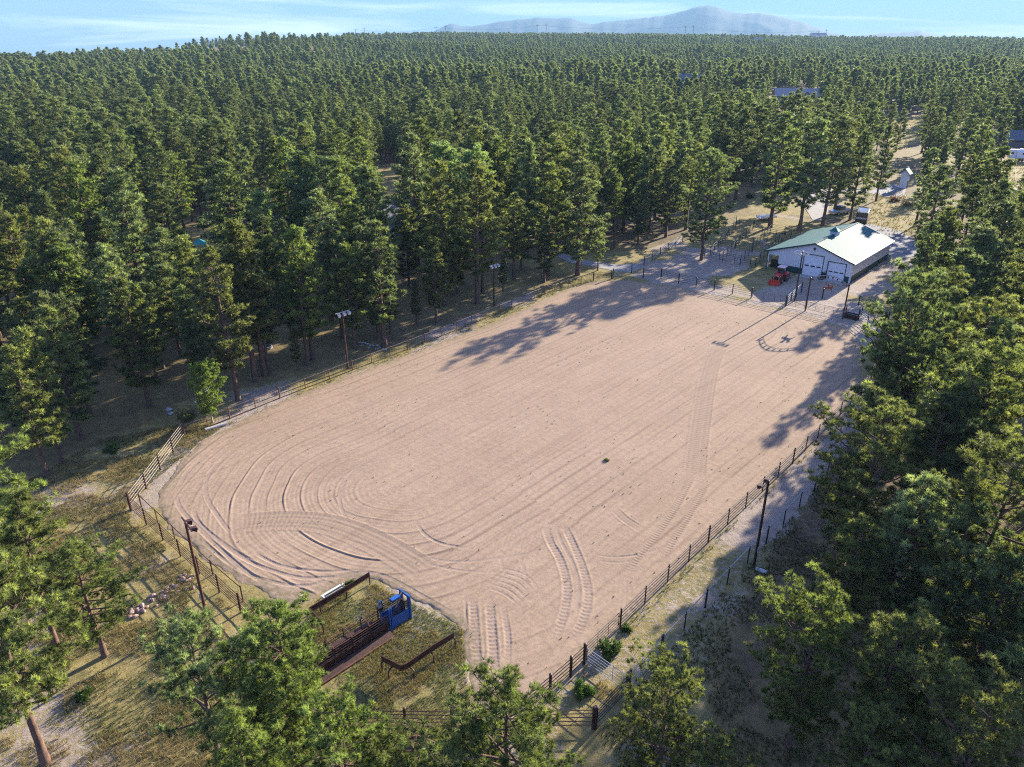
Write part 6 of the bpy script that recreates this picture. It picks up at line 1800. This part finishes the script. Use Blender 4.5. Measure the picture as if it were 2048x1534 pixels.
STRIP_L = pxs([(440, 850), (1190, 545), (1240, 552), (1100, 600), (1000, 645), (700, 752), (460, 858)])
STRIP_R = pxs([(1730, 800), (1250, 1245), (1180, 1340), (1192, 1350), (1270, 1255), (1480, 1040), (1735, 805)])
LOWER_R = pxs([(1700, 900), (1560, 1060), (1330, 1310), (1200, 1470), (1240, 1534), (1700, 1534), (1900, 1300), (1900, 1100)])
CORNER = pxs([(1170, 1340), (1245, 1390), (1190, 1450), (1020, 1465), (1110, 1395)])
MEAD = MEADOWS[:3]
grass_field('dry_grass', 'tufts of dry yellow grass on the sunny field left of the arena', [FIELD_L], 26000, 'grassdry', 5, 0.30, 0.03, 201, thin=0.47)
grass_field('green_grass', 'patches of green grass on the field left of the arena', [FIELD_L], 15000, 'grassgreen', 5, 0.24, 0.035, 207, thin=0.52)
grass_field('pad_grass', 'short olive grass around the cattle chute', [PADG], 15000, 'grassgreen', 5, 0.13, 0.022, 211, thin=0.44)
grass_field('pad_dry_grass', 'dry straw around the cattle chute and the corner gate', [PADG, CORNER], 9000, 'grassdry', 5, 0.20, 0.022, 214, thin=0.50)
grass_field('fence_weeds', 'weeds and grass under the left and right arena fences', [STRIP_L, STRIP_R], 13000, 'grassgreen', 5, 0.28, 0.04, 221, thin=0.47)
grass_field('fence_dry_grass', 'dry grass under the arena fences', [STRIP_L, STRIP_R], 9000, 'grassdry', 5, 0.30, 0.035, 223, thin=0.47)
grass_field('shaded_grass', 'dull grass on the shaded slope right of the arena', [LOWER_R], 9000, 'grassgreen', 5, 0.22, 0.04, 231, thin=0.46)
grass_field('meadow_grass', 'yellow grass of the meadows behind the barn', MEAD, 12000, 'grassdry', 5, 0.4, 0.12, 241, thin=0.40)
# scattered small weeds on the arena sand
rg = np.random.default_rng(9)
X_ = rg.uniform(-40, 60, 9000); Y_ = rg.uniform(30, 125, 9000)
k = in_poly(X_, Y_, SAND) & (fbm((X_ * 0.67 + Y_ * .74) / 14, (-X_ * 0.74 + Y_ * .67) / 2.0, 66, 3) > 0.55) & (rg.random(9000) < 0.22)
X_, Y_ = X_[k], Y_[k]
C = np.stack([X_, Y_, 0 * X_ + 0.05], -1)
sz = rg.uniform(0.3, 1.0, len(C)) ** 2
V = tufts(C, np.tile(np.array([[0, 0, 1.0]]), (len(C), 1)), 8, 0.11, 0.04, rg, spread=1.4)
me = np_mesh('sand_weeds', V, np.arange(len(V)).reshape(-1, 3), [M['grassgreen']], {'tint': np.repeat(rg.random(len(C)), 24)})
tag(link('sand_weeds', me), 'tiny weeds and droppings scattered over the arena sand', kind='stuff')

# ------------------------------------------------------------------ haze
mb = MB()
mb.box((-13000, -700, -270), (13000, 12600, 520))
hm = bpy.data.materials.new('haze_air'); hm.use_nodes = True
hn = hm.node_tree.nodes; hn.clear()
ho = hn.new('ShaderNodeOutputMaterial'); pv = hn.new('ShaderNodeVolumePrincipled')
pv.inputs['Color'].default_value = (0.32, 0.54, 0.72, 1)
pv.inputs['Density'].default_value = 0.00010
pv.inputs['Anisotropy'].default_value = 0.0
hm.node_tree.links.new(pv.outputs[0], ho.inputs['Volume'])
hz = tag(mb.build('haze', hm), 'thin blue haze over the far forest and mountains', kind='stuff')
